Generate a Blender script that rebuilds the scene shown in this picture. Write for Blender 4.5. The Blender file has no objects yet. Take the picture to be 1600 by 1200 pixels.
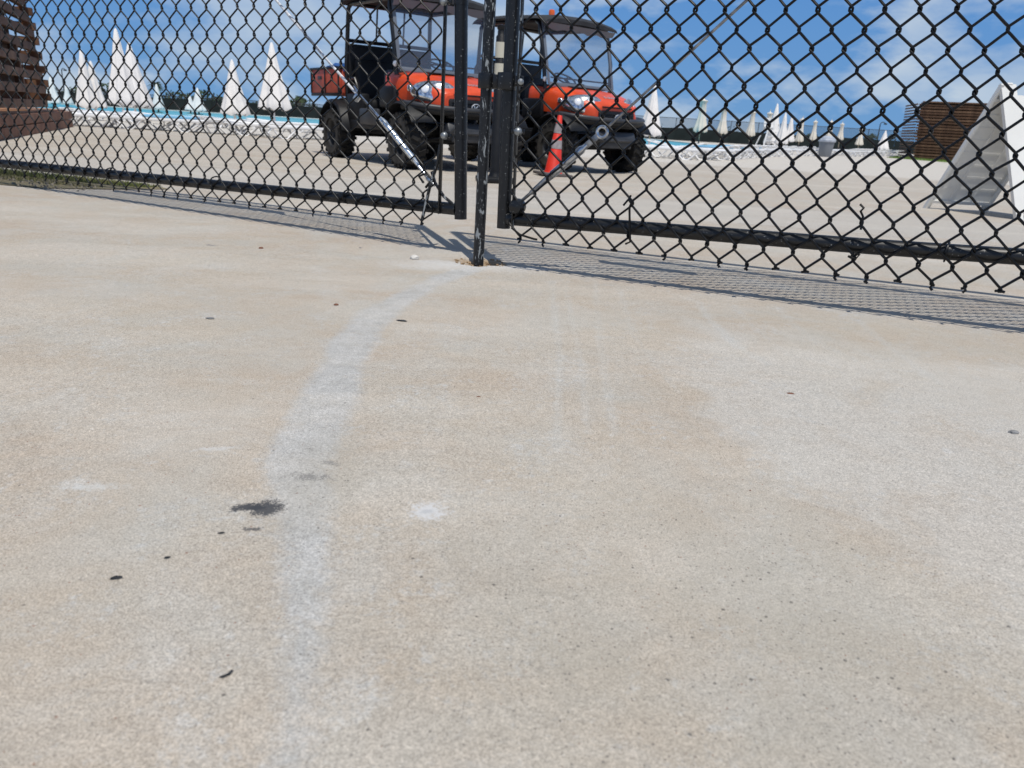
import bpy, bmesh, math, random
import numpy as np
from mathutils import Vector, Matrix, noise
random.seed(7); rng = np.random.default_rng(7)
R = math.radians; PI = math.pi
S = bpy.context.scene
COL = S.collection

# ------------------------------------------------------------------ camera
PITCH, ROLL, EYE = 0.32556733, 0.05893168, 0.44
cp, sp = math.cos(PITCH), math.sin(PITCH)
FW = Vector((0, cp, -sp)); RT0 = Vector((1, 0, 0)); UP0 = RT0.cross(FW)
RT = RT0 * math.cos(ROLL) + UP0 * math.sin(ROLL)
UPV = UP0 * math.cos(ROLL) - RT0 * math.sin(ROLL)
cam = bpy.data.cameras.new('camera'); camo = bpy.data.objects.new('camera', cam); COL.objects.link(camo)
m = Matrix((( RT.x, UPV.x, -FW.x, 0), (RT.y, UPV.y, -FW.y, 0), (RT.z, UPV.z, -FW.z, EYE), (0, 0, 0, 1)))
camo.matrix_world = m
cam.sensor_fit = 'HORIZONTAL'; cam.sensor_width = 36; cam.lens = 27.0
cam.clip_start = .02; cam.clip_end = 9000
cam.dof.use_dof = True; cam.dof.focus_distance = 1.75; cam.dof.aperture_fstop = 9.0
S.camera = camo

def at(px, py, Y):
    """world point seen at photo pixel px,py at the forward distance Y"""
    d = RT * ((px - 800) / 1200) + UPV * (-(py - 600) / 1200) + FW
    return Vector((0, 0, EYE)) + d * (Y / d.y)

# ------------------------------------------------------------------ sun, sky
SUNDIR = Vector((.118, -.42, 1)).normalized()          # towards the sun
sl = bpy.data.lights.new('sun', 'SUN'); so = bpy.data.objects.new('sun', sl); COL.objects.link(so)
sl.energy = 3.7; sl.angle = R(.48); sl.color = (1, .955, .88)
so.rotation_euler = SUNDIR.to_track_quat('Z', 'Y').to_euler()
so.location = (0, 0, 30)
W = bpy.data.worlds.new('World'); S.world = W; W.use_nodes = True
wn = W.node_tree; wn.nodes.clear()
def N(t, tp, **k):
    n = t.nodes.new(tp)
    for a, b in k.items(): setattr(n, a, b)
    return n
wo = N(wn, 'ShaderNodeOutputWorld'); bg = N(wn, 'ShaderNodeBackground')
sky = N(wn, 'ShaderNodeTexSky'); sky.sky_type = 'NISHITA'; sky.sun_disc = False
sky.sun_elevation = math.asin(SUNDIR.z); sky.sun_rotation = math.atan2(SUNDIR.x, SUNDIR.y)
sky.air_density = 1.0; sky.dust_density = .35; sky.ozone_density = 2.2
hs = N(wn, 'ShaderNodeHueSaturation'); hs.inputs['Saturation'].default_value = 1.2; hs.inputs['Value'].default_value = .95
tc = N(wn, 'ShaderNodeTexCoord'); mp = N(wn, 'ShaderNodeMapping'); mp.inputs['Scale'].default_value = (1, 1, 2.6)
mp.inputs['Location'].default_value = (.35, .1, .2)
n1 = N(wn, 'ShaderNodeTexNoise'); n1.inputs['Scale'].default_value = 4.2; n1.inputs['Detail'].default_value = 8; n1.inputs['Roughness'].default_value = .56
n2 = N(wn, 'ShaderNodeTexNoise'); n2.inputs['Scale'].default_value = 9; n2.inputs['Detail'].default_value = 5; n2.inputs['Distortion'].default_value = .4
r1 = N(wn, 'ShaderNodeMapRange'); r1.inputs[1].default_value = .455; r1.inputs[2].default_value = .575
r2 = N(wn, 'ShaderNodeMapRange'); r2.inputs[1].default_value = .35; r2.inputs[2].default_value = .7; r2.inputs[3].default_value = .45; r2.inputs[4].default_value = 1
mu = N(wn, 'ShaderNodeMath', operation='MULTIPLY'); mu2 = N(wn, 'ShaderNodeMath', operation='MULTIPLY'); mu2.inputs[1].default_value = .9
mix = N(wn, 'ShaderNodeMix', data_type='RGBA'); mix.inputs[7].default_value = (7.4, 8.6, 9.8, 1)
wl = wn.links.new
wl(tc.outputs['Generated'], mp.inputs['Vector']); wl(mp.outputs[0], n1.inputs['Vector']); wl(mp.outputs[0], n2.inputs['Vector'])
wl(n1.outputs[0], r1.inputs[0]); wl(n2.outputs[0], r2.inputs[0]); wl(r1.outputs[0], mu.inputs[0]); wl(r2.outputs[0], mu.inputs[1])
wl(mu.outputs[0], mu2.inputs[0]); wl(mu2.outputs[0], mix.inputs[0])
wl(sky.outputs[0], hs.inputs['Color'])
sxyz = N(wn, 'ShaderNodeSeparateXYZ'); wl(tc.outputs['Generated'], sxyz.inputs[0])
cr_ = N(wn, 'ShaderNodeValToRGB'); cr_.color_ramp.elements[0].position = 0.0; cr_.color_ramp.elements[0].color = (.185, .385, .68, 1)
cr_.color_ramp.elements[1].position = .5; cr_.color_ramp.elements[1].color = (.035, .15, .50, 1)
e1 = cr_.color_ramp.elements.new(.12); e1.color = (.135, .33, .68, 1); e1 = cr_.color_ramp.elements.new(.28); e1.color = (.065, .235, .64, 1)
wl(sxyz.outputs[2], cr_.inputs[0])
sc10 = N(wn, 'ShaderNodeVectorMath', operation='SCALE'); sc10.inputs['Scale'].default_value = 12.0; wl(cr_.outputs[0], sc10.inputs[0])
rz_ = N(wn, 'ShaderNodeMapRange'); rz_.inputs[1].default_value = .30; rz_.inputs[2].default_value = .75; wl(sxyz.outputs[2], rz_.inputs[0])
gmix = N(wn, 'ShaderNodeMix', data_type='RGBA'); wl(rz_.outputs[0], gmix.inputs[0]); wl(sc10.outputs[0], gmix.inputs[6]); wl(hs.outputs[0], gmix.inputs[7])
wl(gmix.outputs[2], mix.inputs[6]); wl(mix.outputs[2], bg.inputs['Color'])
bg.inputs['Strength'].default_value = .075
wl(bg.outputs[0], wo.inputs['Surface'])
S.view_settings.view_transform = 'Standard'; S.view_settings.look = 'None'
S.view_settings.exposure = 0.0; S.view_settings.gamma = 1; S.view_settings.use_curve_mapping = False
S.render.engine = 'CYCLES'
S.cycles.max_bounces = 8; S.cycles.transparent_max_bounces = 12

# ------------------------------------------------------------------ materials
def mat(name, col, rough=.6, metal=0, spec=.5, var=.0, vscale=8, bump=0, bscale=60, coat=0, col2=None, detail=4):
    M = bpy.data.materials.new(name); M.use_nodes = True; t = M.node_tree
    b = t.nodes['Principled BSDF']; b.inputs['Roughness'].default_value = rough; b.inputs['Metallic'].default_value = metal
    b.inputs['Specular IOR Level'].default_value = spec; b.inputs['Coat Weight'].default_value = coat
    c = (*col, 1)
    b.inputs['Base Color'].default_value = c
    if var or col2:
        g = N(t, 'ShaderNodeTexCoord'); n = N(t, 'ShaderNodeTexNoise'); n.inputs['Scale'].default_value = vscale; n.inputs['Detail'].default_value = detail
        mr = N(t, 'ShaderNodeMapRange'); mr.inputs[1].default_value = .35; mr.inputs[2].default_value = .65
        mx = N(t, 'ShaderNodeMix', data_type='RGBA')
        a = c if col2 else tuple(min(1, v * (1 - var)) for v in col) + (1,)
        d = (*col2, 1) if col2 else tuple(min(1, v * (1 + var)) for v in col) + (1,)
        mx.inputs[6].default_value = a; mx.inputs[7].default_value = d
        t.links.new(g.outputs['Object'], n.inputs['Vector']); t.links.new(n.outputs[0], mr.inputs[0]); t.links.new(mr.outputs[0], mx.inputs[0])
        t.links.new(mx.outputs[2], b.inputs['Base Color'])
    if bump:
        g = N(t, 'ShaderNodeTexCoord'); n = N(t, 'ShaderNodeTexNoise'); n.inputs['Scale'].default_value = bscale; n.inputs['Detail'].default_value = 3
        bp = N(t, 'ShaderNodeBump'); bp.inputs['Strength'].default_value = bump; bp.inputs['Distance'].default_value = .01
        t.links.new(g.outputs['Object'], n.inputs['Vector']); t.links.new(n.outputs[0], bp.inputs['Height']); t.links.new(bp.outputs[0], b.inputs['Normal'])
    return M
def chipped(name, col, chip, rough, scale, lo, hi, stretch=(1, 1, .35)):
    """black coated steel with paint chipped off in patches"""
    M = mat(name, col, rough, 0, .5); t = M.node_tree; b = t.nodes['Principled BSDF']
    g = N(t, 'ShaderNodeTexCoord'); mpn = N(t, 'ShaderNodeMapping'); mpn.inputs['Scale'].default_value = stretch
    n = N(t, 'ShaderNodeTexNoise'); n.inputs['Scale'].default_value = scale; n.inputs['Detail'].default_value = 6; n.inputs['Roughness'].default_value = .6
    n.inputs['Distortion'].default_value = .6
    mr = N(t, 'ShaderNodeMapRange'); mr.inputs[1].default_value = lo; mr.inputs[2].default_value = hi
    mx = N(t, 'ShaderNodeMix', data_type='RGBA'); mx.inputs[6].default_value = (*col, 1); mx.inputs[7].default_value = (*chip, 1)
    t.links.new(g.outputs['Object'], mpn.inputs['Vector']); t.links.new(mpn.outputs[0], n.inputs['Vector'])
    t.links.new(n.outputs[0], mr.inputs[0])
    n3 = N(t, 'ShaderNodeTexNoise'); n3.inputs['Scale'].default_value = 210; n3.inputs['Detail'].default_value = 2; t.links.new(g.outputs['Object'], n3.inputs['Vector'])
    mr3 = N(t, 'ShaderNodeMapRange'); mr3.inputs[1].default_value = .69; mr3.inputs[2].default_value = .71; t.links.new(n3.outputs[0], mr3.inputs[0])
    mxx = N(t, 'ShaderNodeMath', operation='MAXIMUM'); t.links.new(mr.outputs[0], mxx.inputs[0]); t.links.new(mr3.outputs[0], mxx.inputs[1])
    t.links.new(mxx.outputs[0], mx.inputs[0]); t.links.new(mx.outputs[2], b.inputs['Base Color'])
    return M
def clearmat(name, tint, alpha, rough=.1):
    M = mat(name, tint, rough, 0, .5); b = M.node_tree.nodes['Principled BSDF']; b.inputs['Alpha'].default_value = alpha
    return M
M = {}
M['pipe'] = chipped('black_coated_pipe', (.0045, .005, .006), (.26, .27, .27), .38, 60, .71, .72, (1, 1, .6))
M['rodpaint'] = chipped('chipped_rod_paint', (.005, .0055, .0065), (.26, .28, .29), .42, 75, .585, .60, (1, 1, .28))
M['wire'] = mat('black_vinyl_wire', (.003, .0035, .0045), .40, 0, .32)
M['shade_wire'] = mat('worn_wire_end', (.05, .05, .05), .5, .3)
M['galv'] = mat('galvanised_steel', (.55, .58, .62), .28, .95, .5, .25, 60)
M['galvdull'] = mat('dull_galvanised', (.34, .35, .36), .45, .85, .5, .3, 50)
M['foil'] = mat('shiny_tape', (.80, .84, .90), .2, .8, .5, .2, 110)
M['rodsilver'] = mat('silver_rod', (.78, .80, .84), .32, .35, .6, .35, 70)
M['steelgrey'] = mat('grey_bolt_steel', (.30, .32, .33), .42, .7, .5, .2, 90)
M['orange'] = mat('orange_body_paint', (.66, .068, .014), .40, 0, .5, .14, 7, coat=.2)
M['faded'] = mat('faded_red_bed_paint', (.50, .085, .045), .5, 0, .5, .18, 7)
M['black'] = mat('black_plastic', (.007, .0075, .009), .5, 0, .35, .3, 12, .2, 160)
M['grey_plastic'] = mat('dark_grey_plastic', (.035, .037, .042), .45, 0, .5, .2, 9)
M['blackmetal'] = mat('black_tube_steel', (.006, .0065, .008), .35, 0, .5)
M['rubber'] = mat('tyre_rubber', (.019, .018, .017), .85, 0, .3, .45, 9, .3, 120)
M['dusty'] = mat('dusty_tyre_sidewall', (.05, .047, .043), .85, 0, .3, .3, 14)
M['rim'] = mat('dark_wheel_rim', (.035, .035, .036), .45, .3, .5, .3, 20)
M['seat'] = mat('black_vinyl_seat', (.007, .007, .008), .55, 0, .4)
M['clear'] = clearmat('hazy_clear_windscreen', (.16, .21, .30), .20, .08)
M['clearframe'] = mat('grey_windscreen_frame', (.13, .15, .18), .35)
M['lamp'] = mat('headlight_chrome', (.72, .76, .80), .12, .9, .5, .45, 26)
M['lampw'] = mat('headlight_lens_white', (.85, .87, .90), .08, .2, .6)
M['amber'] = mat('amber_beacon', (.75, .12, .01), .25, 0, .5, coat=.5)
M['silver'] = mat('silver_badge', (.62, .63, .65), .3, .6)
M['canvas'] = mat('black_canvas_roof', (.030, .032, .036), .75, 0, .3, .2, 5)
M['cream'] = mat('cream_band', (.55, .52, .42), .6)
M['cone'] = mat('orange_red_cone', (.68, .035, .018), .45, 0, .4, .1, 6)
M['conegrey'] = mat('dirty_reflective_band', (.30, .27, .27), .5, 0, .5, .25, 14)
M['conebase'] = mat('grey_rubber_base', (.10, .085, .08), .8)
M['signplastic'] = mat('white_plastic_sign', (.74, .735, .70), .42, 0, .45, .03, 3)
M['umbrella'] = mat('white_canopy_fabric', (.80, .77, .74), .85, 0, .2, .05, 3)
M['umbrellacream'] = mat('off_white_fabric', (.72, .67, .58), .85, 0, .2, .06, 3)
M['pole'] = mat('cream_wood_pole', (.55, .45, .30), .6)
M['whiteplastic'] = mat('white_lounger_plastic', (.82, .82, .82), .4)
M['bluesling'] = mat('light_blue_sling', (.22, .48, .68), .6)
M['whitepaint'] = mat('white_painted_timber', (.80, .80, .79), .5)
M['wood'] = mat('brown_stained_timber', (.070, .036, .023), .75, 0, .25, 0, 3, .3, 40, col2=(.135, .070, .042))
M['wood2'] = mat('weathered_timber', (.105, .054, .034), .75, 0, .25, 0, 3, .3, 40, col2=(.195, .11, .068))
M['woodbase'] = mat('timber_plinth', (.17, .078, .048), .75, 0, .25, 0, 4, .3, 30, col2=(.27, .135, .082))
M['planktop'] = mat('sunlit_timber_plank', (.30, .155, .09), .7, 0, .3, 0, 3, .3, 40, col2=(.40, .22, .13))  # timber colour lightened to stand for sun on the plinth top
M['greybin'] = mat('grey_plastic_bin', (.20, .215, .235), .55)
M['binliner'] = mat('pale_bin_liner', (.42, .45, .50), .45)
M['screen'] = mat('black_windscreen_mesh', (.012, .018, .018), .8, 0, .2, .3, .8)
M['fencesteel'] = mat('black_fence_steel', (.03, .035, .04), .5)
M['fabric'] = clearmat('distant_chain_mesh', (.05, .06, .07), .22, .6)
M['leaf'] = mat('hedge_leaf', (.035, .055, .022), .7, 0, .3, .45, 1.5)
M['palm'] = mat('palm_frond', (.05, .075, .03), .6, 0, .3, .35, 2)
M['bark'] = mat('palm_trunk_bark', (.16, .12, .08), .9, 0, .2, .3, 9)
M['grassblade'] = mat('grass_blade', (.10, .13, .035), .7, 0, .3, 0, 6, col2=(.22, .21, .09))
M['grassdry'] = mat('dry_grass_blade', (.27, .23, .14), .8, 0, .3, 0, 6, col2=(.17, .17, .07))
M['pebble'] = mat('grey_pebble', (.22, .22, .22), .8, 0, .3, .3, 60)
M['whitestone'] = mat('pale_rubble', (.58, .56, .52), .85, 0, .3, .12, 60)
M['redchip'] = mat('reddish_chip', (.16, .075, .05), .8, 0, .3, .3, 80)
M['darkscrap'] = mat('dark_rubber_scrap', (.035, .038, .042), .8, 0, .3, .4, 200)
M['sandy'] = mat('sandy_grit', (.34, .24, .15), .9, 0, .2, .3, 80, .6, 90)
M['gravelmix'] = mat('dull_gravel', (.30, .27, .22), .9, 0, .2, 0, 30, col2=(.16, .14, .11))
M['hose'] = mat('blue_tarp', (.02, .09, .30), .5)
M['coping'] = mat('pale_pool_coping', (.62, .60, .56), .7)

# ------------------------------------------------------------------ mesh helpers
class MB:
    def __init__(s): s.v = []; s.f = []
    def add(s, vs, fs):
        o = len(s.v); s.v += [tuple(p) for p in vs]; s.f += [tuple(i + o for i in f) for f in fs]; return s
    def box(s, c, d, rot=None, taper=1.0):
        hx, hy, hz = d[0] / 2, d[1] / 2, d[2] / 2; c = Vector(c); vs = []
        for z in (-hz, hz):
            k = taper if z > 0 else 1
            for x, y in ((-hx, -hy), (hx, -hy), (hx, hy), (-hx, hy)):
                p = Vector((x * k, y * k, z)); vs.append((rot @ p if rot else p) + c)
        return s.add(vs, [(0, 3, 2, 1), (4, 5, 6, 7), (0, 1, 5, 4), (1, 2, 6, 5), (2, 3, 7, 6), (3, 0, 4, 7)])
    def cbox(s, c, d, b=.01, rot=None):
        """box with chamfered edges"""
        hx, hy, hz = d[0] / 2, d[1] / 2, d[2] / 2; b = min(b, hx * .9, hy * .9, hz * .9); c = Vector(c)
        bm = bmesh.new(); bmesh.ops.create_cube(bm, size=1)
        for v in bm.verts: v.co = Vector((v.co.x * 2 * hx, v.co.y * 2 * hy, v.co.z * 2 * hz))
        bmesh.ops.bevel(bm, geom=list(bm.edges), offset=b, segments=2, profile=.5, affect='EDGES')
        bm.verts.index_update()
        vs = [((rot @ v.co) if rot else v.co) + c for v in bm.verts]; fs = [tuple(v.index for v in f.verts) for f in bm.faces]
        bm.free(); return s.add(vs, fs)
    def tube(s, pts, r, n=8, caps=True, closed=False):
        pts = [Vector(p) for p in pts]; L = len(pts)
        rr = r if isinstance(r, (list, tuple)) else [r] * L
        o = len(s.v); ref = None
        for i, p in enumerate(pts):
            if closed: t = (pts[(i + 1) % L] - pts[i - 1]).normalized()
            else: t = (pts[min(i + 1, L - 1)] - pts[max(i - 1, 0)]).normalized()
            if ref is None: ref = Vector((0, 0, 1)) if abs(t.z) < .9 else Vector((1, 0, 0))
            a = (ref - t * ref.dot(t)).normalized(); ref = a; b = t.cross(a)
            for k in range(n):
                q = 2 * PI * k / n; s.v.append(tuple(p + (a * math.cos(q) + b * math.sin(q)) * rr[i]))
        for i in range(L if closed else L - 1):
            j = (i + 1) % L
            for k in range(n):
                k2 = (k + 1) % n; s.f.append((o + i * n + k, o + i * n + k2, o + j * n + k2, o + j * n + k))
        if caps and not closed:
            s.f.append(tuple(o + k for k in reversed(range(n)))); s.f.append(tuple(o + (L - 1) * n + k for k in range(n)))
        return s
    def lathe(s, prof, n=24, c=(0, 0, 0), axis='z', caps=True, fn=None):
        o = len(s.v); c = Vector(c)
        for i, (r, h) in enumerate(prof):
            for k in range(n):
                q = 2 * PI * k / n; rad = r * (fn(q, i) if fn else 1)
                p = (rad * math.cos(q), rad * math.sin(q), h)
                if axis == 'y': p = (p[0], p[2], p[1])
                if axis == 'x': p = (p[2], p[0], p[1])
                s.v.append(tuple(Vector(p) + c))
        flip = axis == 'y'
        for i in range(len(prof) - 1):
            for k in range(n):
                k2 = (k + 1) % n; f = (o + i * n + k, o + i * n + k2, o + (i + 1) * n + k2, o + (i + 1) * n + k)
                s.f.append(f[::-1] if flip else f)
        if caps:
            a = tuple(o + k for k in range(n)); b = tuple(o + (len(prof) - 1) * n + k for k in range(n))
            s.f.append(a if flip else a[::-1]); s.f.append(b[::-1] if flip else b)
        return s
    def loft(s, rings, closed=False, cap=True):
        o = len(s.v); n = len(rings[0])
        for r in rings: s.v += [tuple(p) for p in r]
        for i in range(len(rings) - 1):
            for k in range(n if closed else n - 1):
                k2 = (k + 1) % n; s.f.append((o + i * n + k, o + i * n + k2, o + (i + 1) * n + k2, o + (i + 1) * n + k))
        if cap and closed:
            s.f.append(tuple(o + k for k in reversed(range(n)))); s.f.append(tuple(o + (len(rings) - 1) * n + k for k in range(n)))
        return s
    def mesh(s, name, m, smooth=40):
        me = bpy.data.meshes.new(name); me.from_pydata(s.v, [], s.f); me.validate(); me.materials.append(m)
        if smooth:
            me.polygons.foreach_set('use_smooth', [True] * len(me.polygons)); me.set_sharp_from_angle(angle=R(smooth))
        return me
    def build(s, name, m, parent=None, smooth=40):
        return link(bpy.data.objects.new(name, s.mesh(name, m, smooth)), parent)
def link(o, parent=None):
    COL.objects.link(o)
    if parent: o.parent = parent
    return o
def tag(o, label=None, cat=None, group=None, kind=None):
    if label: o['label'] = label
    if cat: o['category'] = cat
    if group: o['group'] = group
    if kind: o['kind'] = kind
    return o
def thing(name, label, cat, loc=(0, 0, 0), rz=0, group=None, parent=None):
    o = bpy.data.objects.new(name, None); link(o, parent); o.location = loc; o.rotation_euler = (0, 0, rz); o.empty_display_size = .2
    return tag(o, label, cat, group)
def copy_tree(o, parent=None):
    c = o.copy(); link(c, parent)
    for ch in list(o.children): copy_tree(ch, c)
    return c
def basis(x, z=Vector((0, 0, 1))):
    """rotation whose X runs along x and Z stays near z"""
    x = Vector(x).normalized(); y = Vector(z).cross(x).normalized(); zz = x.cross(y)
    return Matrix((x, y, zz)).transposed()

# ------------------------------------------------------------------ ground
def gz(y):
    t = min(1, max(0, (y - 3.6) / 3.9)); return -.13 * t * t * (3 - 2 * t)
GFAR = -.13
NY, NX = 660, 500
ys = np.sort(np.concatenate([.12 * (78 / .12) ** (np.arange(NY - 40) / (NY - 41)), np.linspace(2.452, 2.638, 40)]))
ss = np.linspace(-1.25, 1.25, NX)
Y, SX = np.meshgrid(ys, ss, indexing='ij'); X = SX * (Y + .25)
tt = np.clip((Y - 3.6) / 3.9, 0, 1); Z = -.13 * tt * tt * (3 - 2 * tt)
# gentle unevenness and a scooped hole under the drop rod
Z = Z + .0018 * np.sin(X * 2.3 + 1) * np.sin(Y * 1.7) * (Y < 3.6)
hx, hy = -.128, 2.545
hd = np.hypot((X - hx) / 1.25, (Y - hy)); ang = np.arctan2(Y - hy, X - hx)
hr = .062 * (1 + .22 * np.sin(ang * 3 + 1) + .12 * np.sin(ang * 7))
hole = np.clip((hr - hd) / .02, 0, 1); Z = Z - .014 * hole
def seg_dist(P, pts):
    best = np.full(P.shape[0], 1e9); par = np.zeros(P.shape[0]); L = len(pts) - 1
    for i in range(L):
        a = np.array(pts[i]); b = np.array(pts[i + 1]); ab = b - a
        t = np.clip(((P - a) @ ab) / (ab @ ab), 0, 1); d = np.hypot(*(P - a - t[:, None] * ab).T)
        mk = d < best; best[mk] = d[mk]; par[mk] = (i + t[mk]) / L
    return best, par
P = np.stack([X.ravel(), Y.ravel()], 1)
near = P[:, 1] < 4.6
sm = lambda v: np.clip(v, 0, 1) ** 2 * (3 - 2 * np.clip(v, 0, 1))
A = np.zeros((P.shape[0], 4)); B = np.zeros((P.shape[0], 4)); A[:, 3] = 1; B[:, 3] = 1
streak = [(-.12, 2.47), (-.155, 2.40), (-.225, 2.234), (-.273, 2.036), (-.326, 1.763), (-.332, 1.509), (-.303, 1.248), (-.289, 1.069), (-.279, .931), (-.233, .794), (-.197, .664), (-.170, .566), (-.137, .40)]
Pn = P[near]
wob = np.array([noise.noise(Vector((x * 5, y * 3, 0))) for x, y in Pn[::1]]) if False else (np.sin(Pn[:, 1] * 9 + Pn[:, 0] * 4) + .6 * np.sin(Pn[:, 1] * 23 + Pn[:, 0] * 11 + 2)) * .5
d, t = seg_dist(Pn, streak)
wd = np.interp(t, [0, .1, .3, .55, .75, 1], [.048, .054, .060, .068, .052, .036]) * (1 + .16 * wob)
inten = np.interp(t, [0, .2, .5, .65, .85, 1], [1, 1, 1, 1, .92, .75])
s1 = sm((wd - d) / (.03 + .01)) * inten
# white edge on the outer (left) side near the top of the streak
A[near, 0] = s1
poly = [(.42, 1.95), (.75, 1.62), (1.2, 1.62), (1.9, 1.9), (1.9, .60), (.80, .62), (.62, .50), (.47, .62), (.46, .78), (.40, .86), (.34, .98), (.30, 1.15), (.30, 1.45)]
def inside_dist(Q, poly):
    n = len(poly); ins = np.zeros(len(Q), bool)
    for i in range(n):
        x1, y1 = poly[i]; x2, y2 = poly[(i + 1) % n]
        c = ((y1 > Q[:, 1]) != (y2 > Q[:, 1])) & (Q[:, 0] < (x2 - x1) * (Q[:, 1] - y1) / (y2 - y1 + 1e-9) + x1); ins ^= c
    dd, _ = seg_dist(Q, poly + [poly[0]])
    return np.where(ins, dd, -dd)
A[near, 1] = sm((inside_dist(Pn, poly) + .05) / .16)
# pale scuffs and tyre arcs that sweep out through the gate
arc = np.zeros(len(Pn))
for pts, w, k in (([(.507, 2.129), (.491, 1.9), (.495, 1.664), (.525, 1.524)], .02, .8), ([(.10, 2.30), (.093, 1.482), (.07, 1.026)], .016, .7), ([(.14, 2.32), (.135, 1.49), (.12, 1.088)], .014, .6),
                  ([(.235, 2.326), (.185, 1.6), (.161, 1.088)], .018, .6), ([(.905, 2.002), (.865, 1.69), (.849, 1.46)], .02, .7), ([(.30, 2.25), (.27, 1.7), (.30, 1.3)], .016, .5),
                  ([(.72, 2.1), (.70, 1.8), (.74, 1.55)], .016, .6), ([(.60, 2.1), (.585, 1.8), (.60, 1.6)], .014, .5)):
    d, t = seg_dist(Pn, pts); arc = np.maximum(arc, sm((w - d) / w) * k)
A[near, 2] = arc
# dark scuff marks (B.r), white spot (B.g), sandy hole (B.b)
dk = np.zeros(len(Pn))
for (cx, cy, rx, ry, an, k) in ():
    ca, sa = math.cos(an), math.sin(an); dx = Pn[:, 0] - cx; dy = Pn[:, 1] - cy
    e = np.hypot((dx * ca + dy * sa) / rx, (-dx * sa + dy * ca) / ry); dk = np.maximum(dk, sm((1.35 - e) / .6) * k)
B[near, 0] = dk
wh = np.zeros(len(Pn))
for (cx, cy, rx, ry, k) in ((-.51, .83, .03, .012, .5), (-.40, .95, .022, .01, .5), (-.095, .60, .012, .016, .3), (-.03, .70, .01, .01, .3), (-.22, 2.50, .13, .05, .9), (-.30, 2.40, .10, .05, .5), (.0, 2.49, .13, .03, .6), (.25, 2.08, .12, .006, .7), (-.64, .66, .015, .008, .4)):
    e = np.hypot((Pn[:, 0] - cx) / rx, (Pn[:, 1] - cy) / ry); wh = np.maximum(wh, sm((1.4 - e) / .9) * k)
B[near, 1] = wh
B[:, 2] = hole.ravel()
# slab colours: greyer slab beyond the gate, tan further out, pale strip by the loungers
slab = (P[:, 1] + .18 * P[:, 0])
A[:, 3] = sm((slab - 4.35) / .35) * (1 - sm((slab - 7.2) / .3))
B[:, 3] = sm((slab - 16.5) / 1.2)
gm = bpy.data.meshes.new('ground'); idx = np.arange(NY * NX).reshape(NY, NX)
F = np.stack([idx[:-1, :-1], idx[:-1, 1:], idx[1:, 1:], idx[1:, :-1]], -1).reshape(-1, 4)
gm.vertices.add(NY * NX); gm.vertices.foreach_set('co', np.stack([X, Y, Z], -1).ravel())
gm.loops.add(F.size); gm.loops.foreach_set('vertex_index', F.ravel()); gm.polygons.add(len(F)); gm.polygons.foreach_set('loop_start', np.arange(0, F.size, 4))
gm.update(calc_edges=True); gm.polygons.foreach_set('use_smooth', [True] * len(F))
for nm, arr in (('stainA', A), ('stainB', B)):
    ca = gm.color_attributes.new(nm, 'FLOAT_COLOR', 'POINT'); ca.data.foreach_set('color', arr.astype(np.float32).ravel())

G = bpy.data.materials.new('concrete_apron'); G.use_nodes = True; t = G.node_tree; b = t.nodes['Principled BSDF']
b.inputs['Roughness'].default_value = .88; b.inputs['Specular IOR Level'].default_value = .25
L = t.links.new
geo = N(t, 'ShaderNodeNewGeometry'); pos = geo.outputs['Position']
def nz(scale, detail=4, rough=.55, dist=0, vec=None):
    n = N(t, 'ShaderNodeTexNoise'); n.inputs['Scale'].default_value = scale; n.inputs['Detail'].default_value = detail; n.inputs['Roughness'].default_value = rough; n.inputs['Distortion'].default_value = dist
    L(vec or pos, n.inputs['Vector']); return n.outputs[0]
def rng_(v, a, b_, c=0, d_=1):
    n = N(t, 'ShaderNodeMapRange'); n.inputs[1].default_value = a; n.inputs[2].default_value = b_; n.inputs[3].default_value = c; n.inputs[4].default_value = d_; L(v, n.inputs[0]); return n.outputs[0]
def mth(op, a, b_=None):
    n = N(t, 'ShaderNodeMath', operation=op)
    for i, v in enumerate((a, b_)):
        if v is None: continue
        if isinstance(v, (int, float)): n.inputs[i].default_value = v
        else: L(v, n.inputs[i])
    return n.outputs[0]
def mixc(fac, a, b_, mode='MIX'):
    n = N(t, 'ShaderNodeMix', data_type='RGBA', blend_type=mode)
    if isinstance(fac, (int, float)): n.inputs[0].default_value = fac
    else: L(fac, n.inputs[0])
    for i, v in ((6, a), (7, b_)):
        if isinstance(v, tuple): n.inputs[i].default_value = (*v, 1)
        else: L(v, n.inputs[i])
    return n.outputs[2]
def attr(nm):
    a = N(t, 'ShaderNodeAttribute', attribute_name=nm); s = N(t, 'ShaderNodeSeparateColor'); L(a.outputs['Color'], s.inputs[0]); return s.outputs[0], s.outputs[1], s.outputs[2], a.outputs['Alpha']
a0, a1, a2, a3 = attr('stainA'); b0, b1, b2, b3 = attr('stainB')
tan = mixc(rng_(nz(1.6, 5, .6), .35, .65), (.418, .352, .283), (.434, .385, .318))
tan = mixc(rng_(nz(4.5, 4, .6, .5), .42, .68, 0, .75), tan, (.420, .400, .358))
tan = mixc(rng_(nz(11, 3, .6), .55, .75, 0, .25), tan, (.40, .395, .37))
pale = (.485, .465, .43)
edge = rng_(nz(6, 7, .72, .8), .33, .67); edge2 = rng_(nz(26, 5, .75), .33, .67)
edge3 = mth('ADD', mth('MULTIPLY', rng_(nz(8, 7, .78, .9), .33, .67), .55), mth('MULTIPLY', rng_(nz(75, 4, .8), .33, .67), .45))
def ragged(mask, k=.9, width=.28, nzv=None):
    v = mth('ADD', mask, mth('MULTIPLY', mth('SUBTRACT', nzv or edge, .5), k)); return rng_(v, .5 - width / 2, .5 + width / 2)
c = mixc(mth('MULTIPLY', ragged(a1, 1.3, 1.0), .68), tan, pale)
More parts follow.
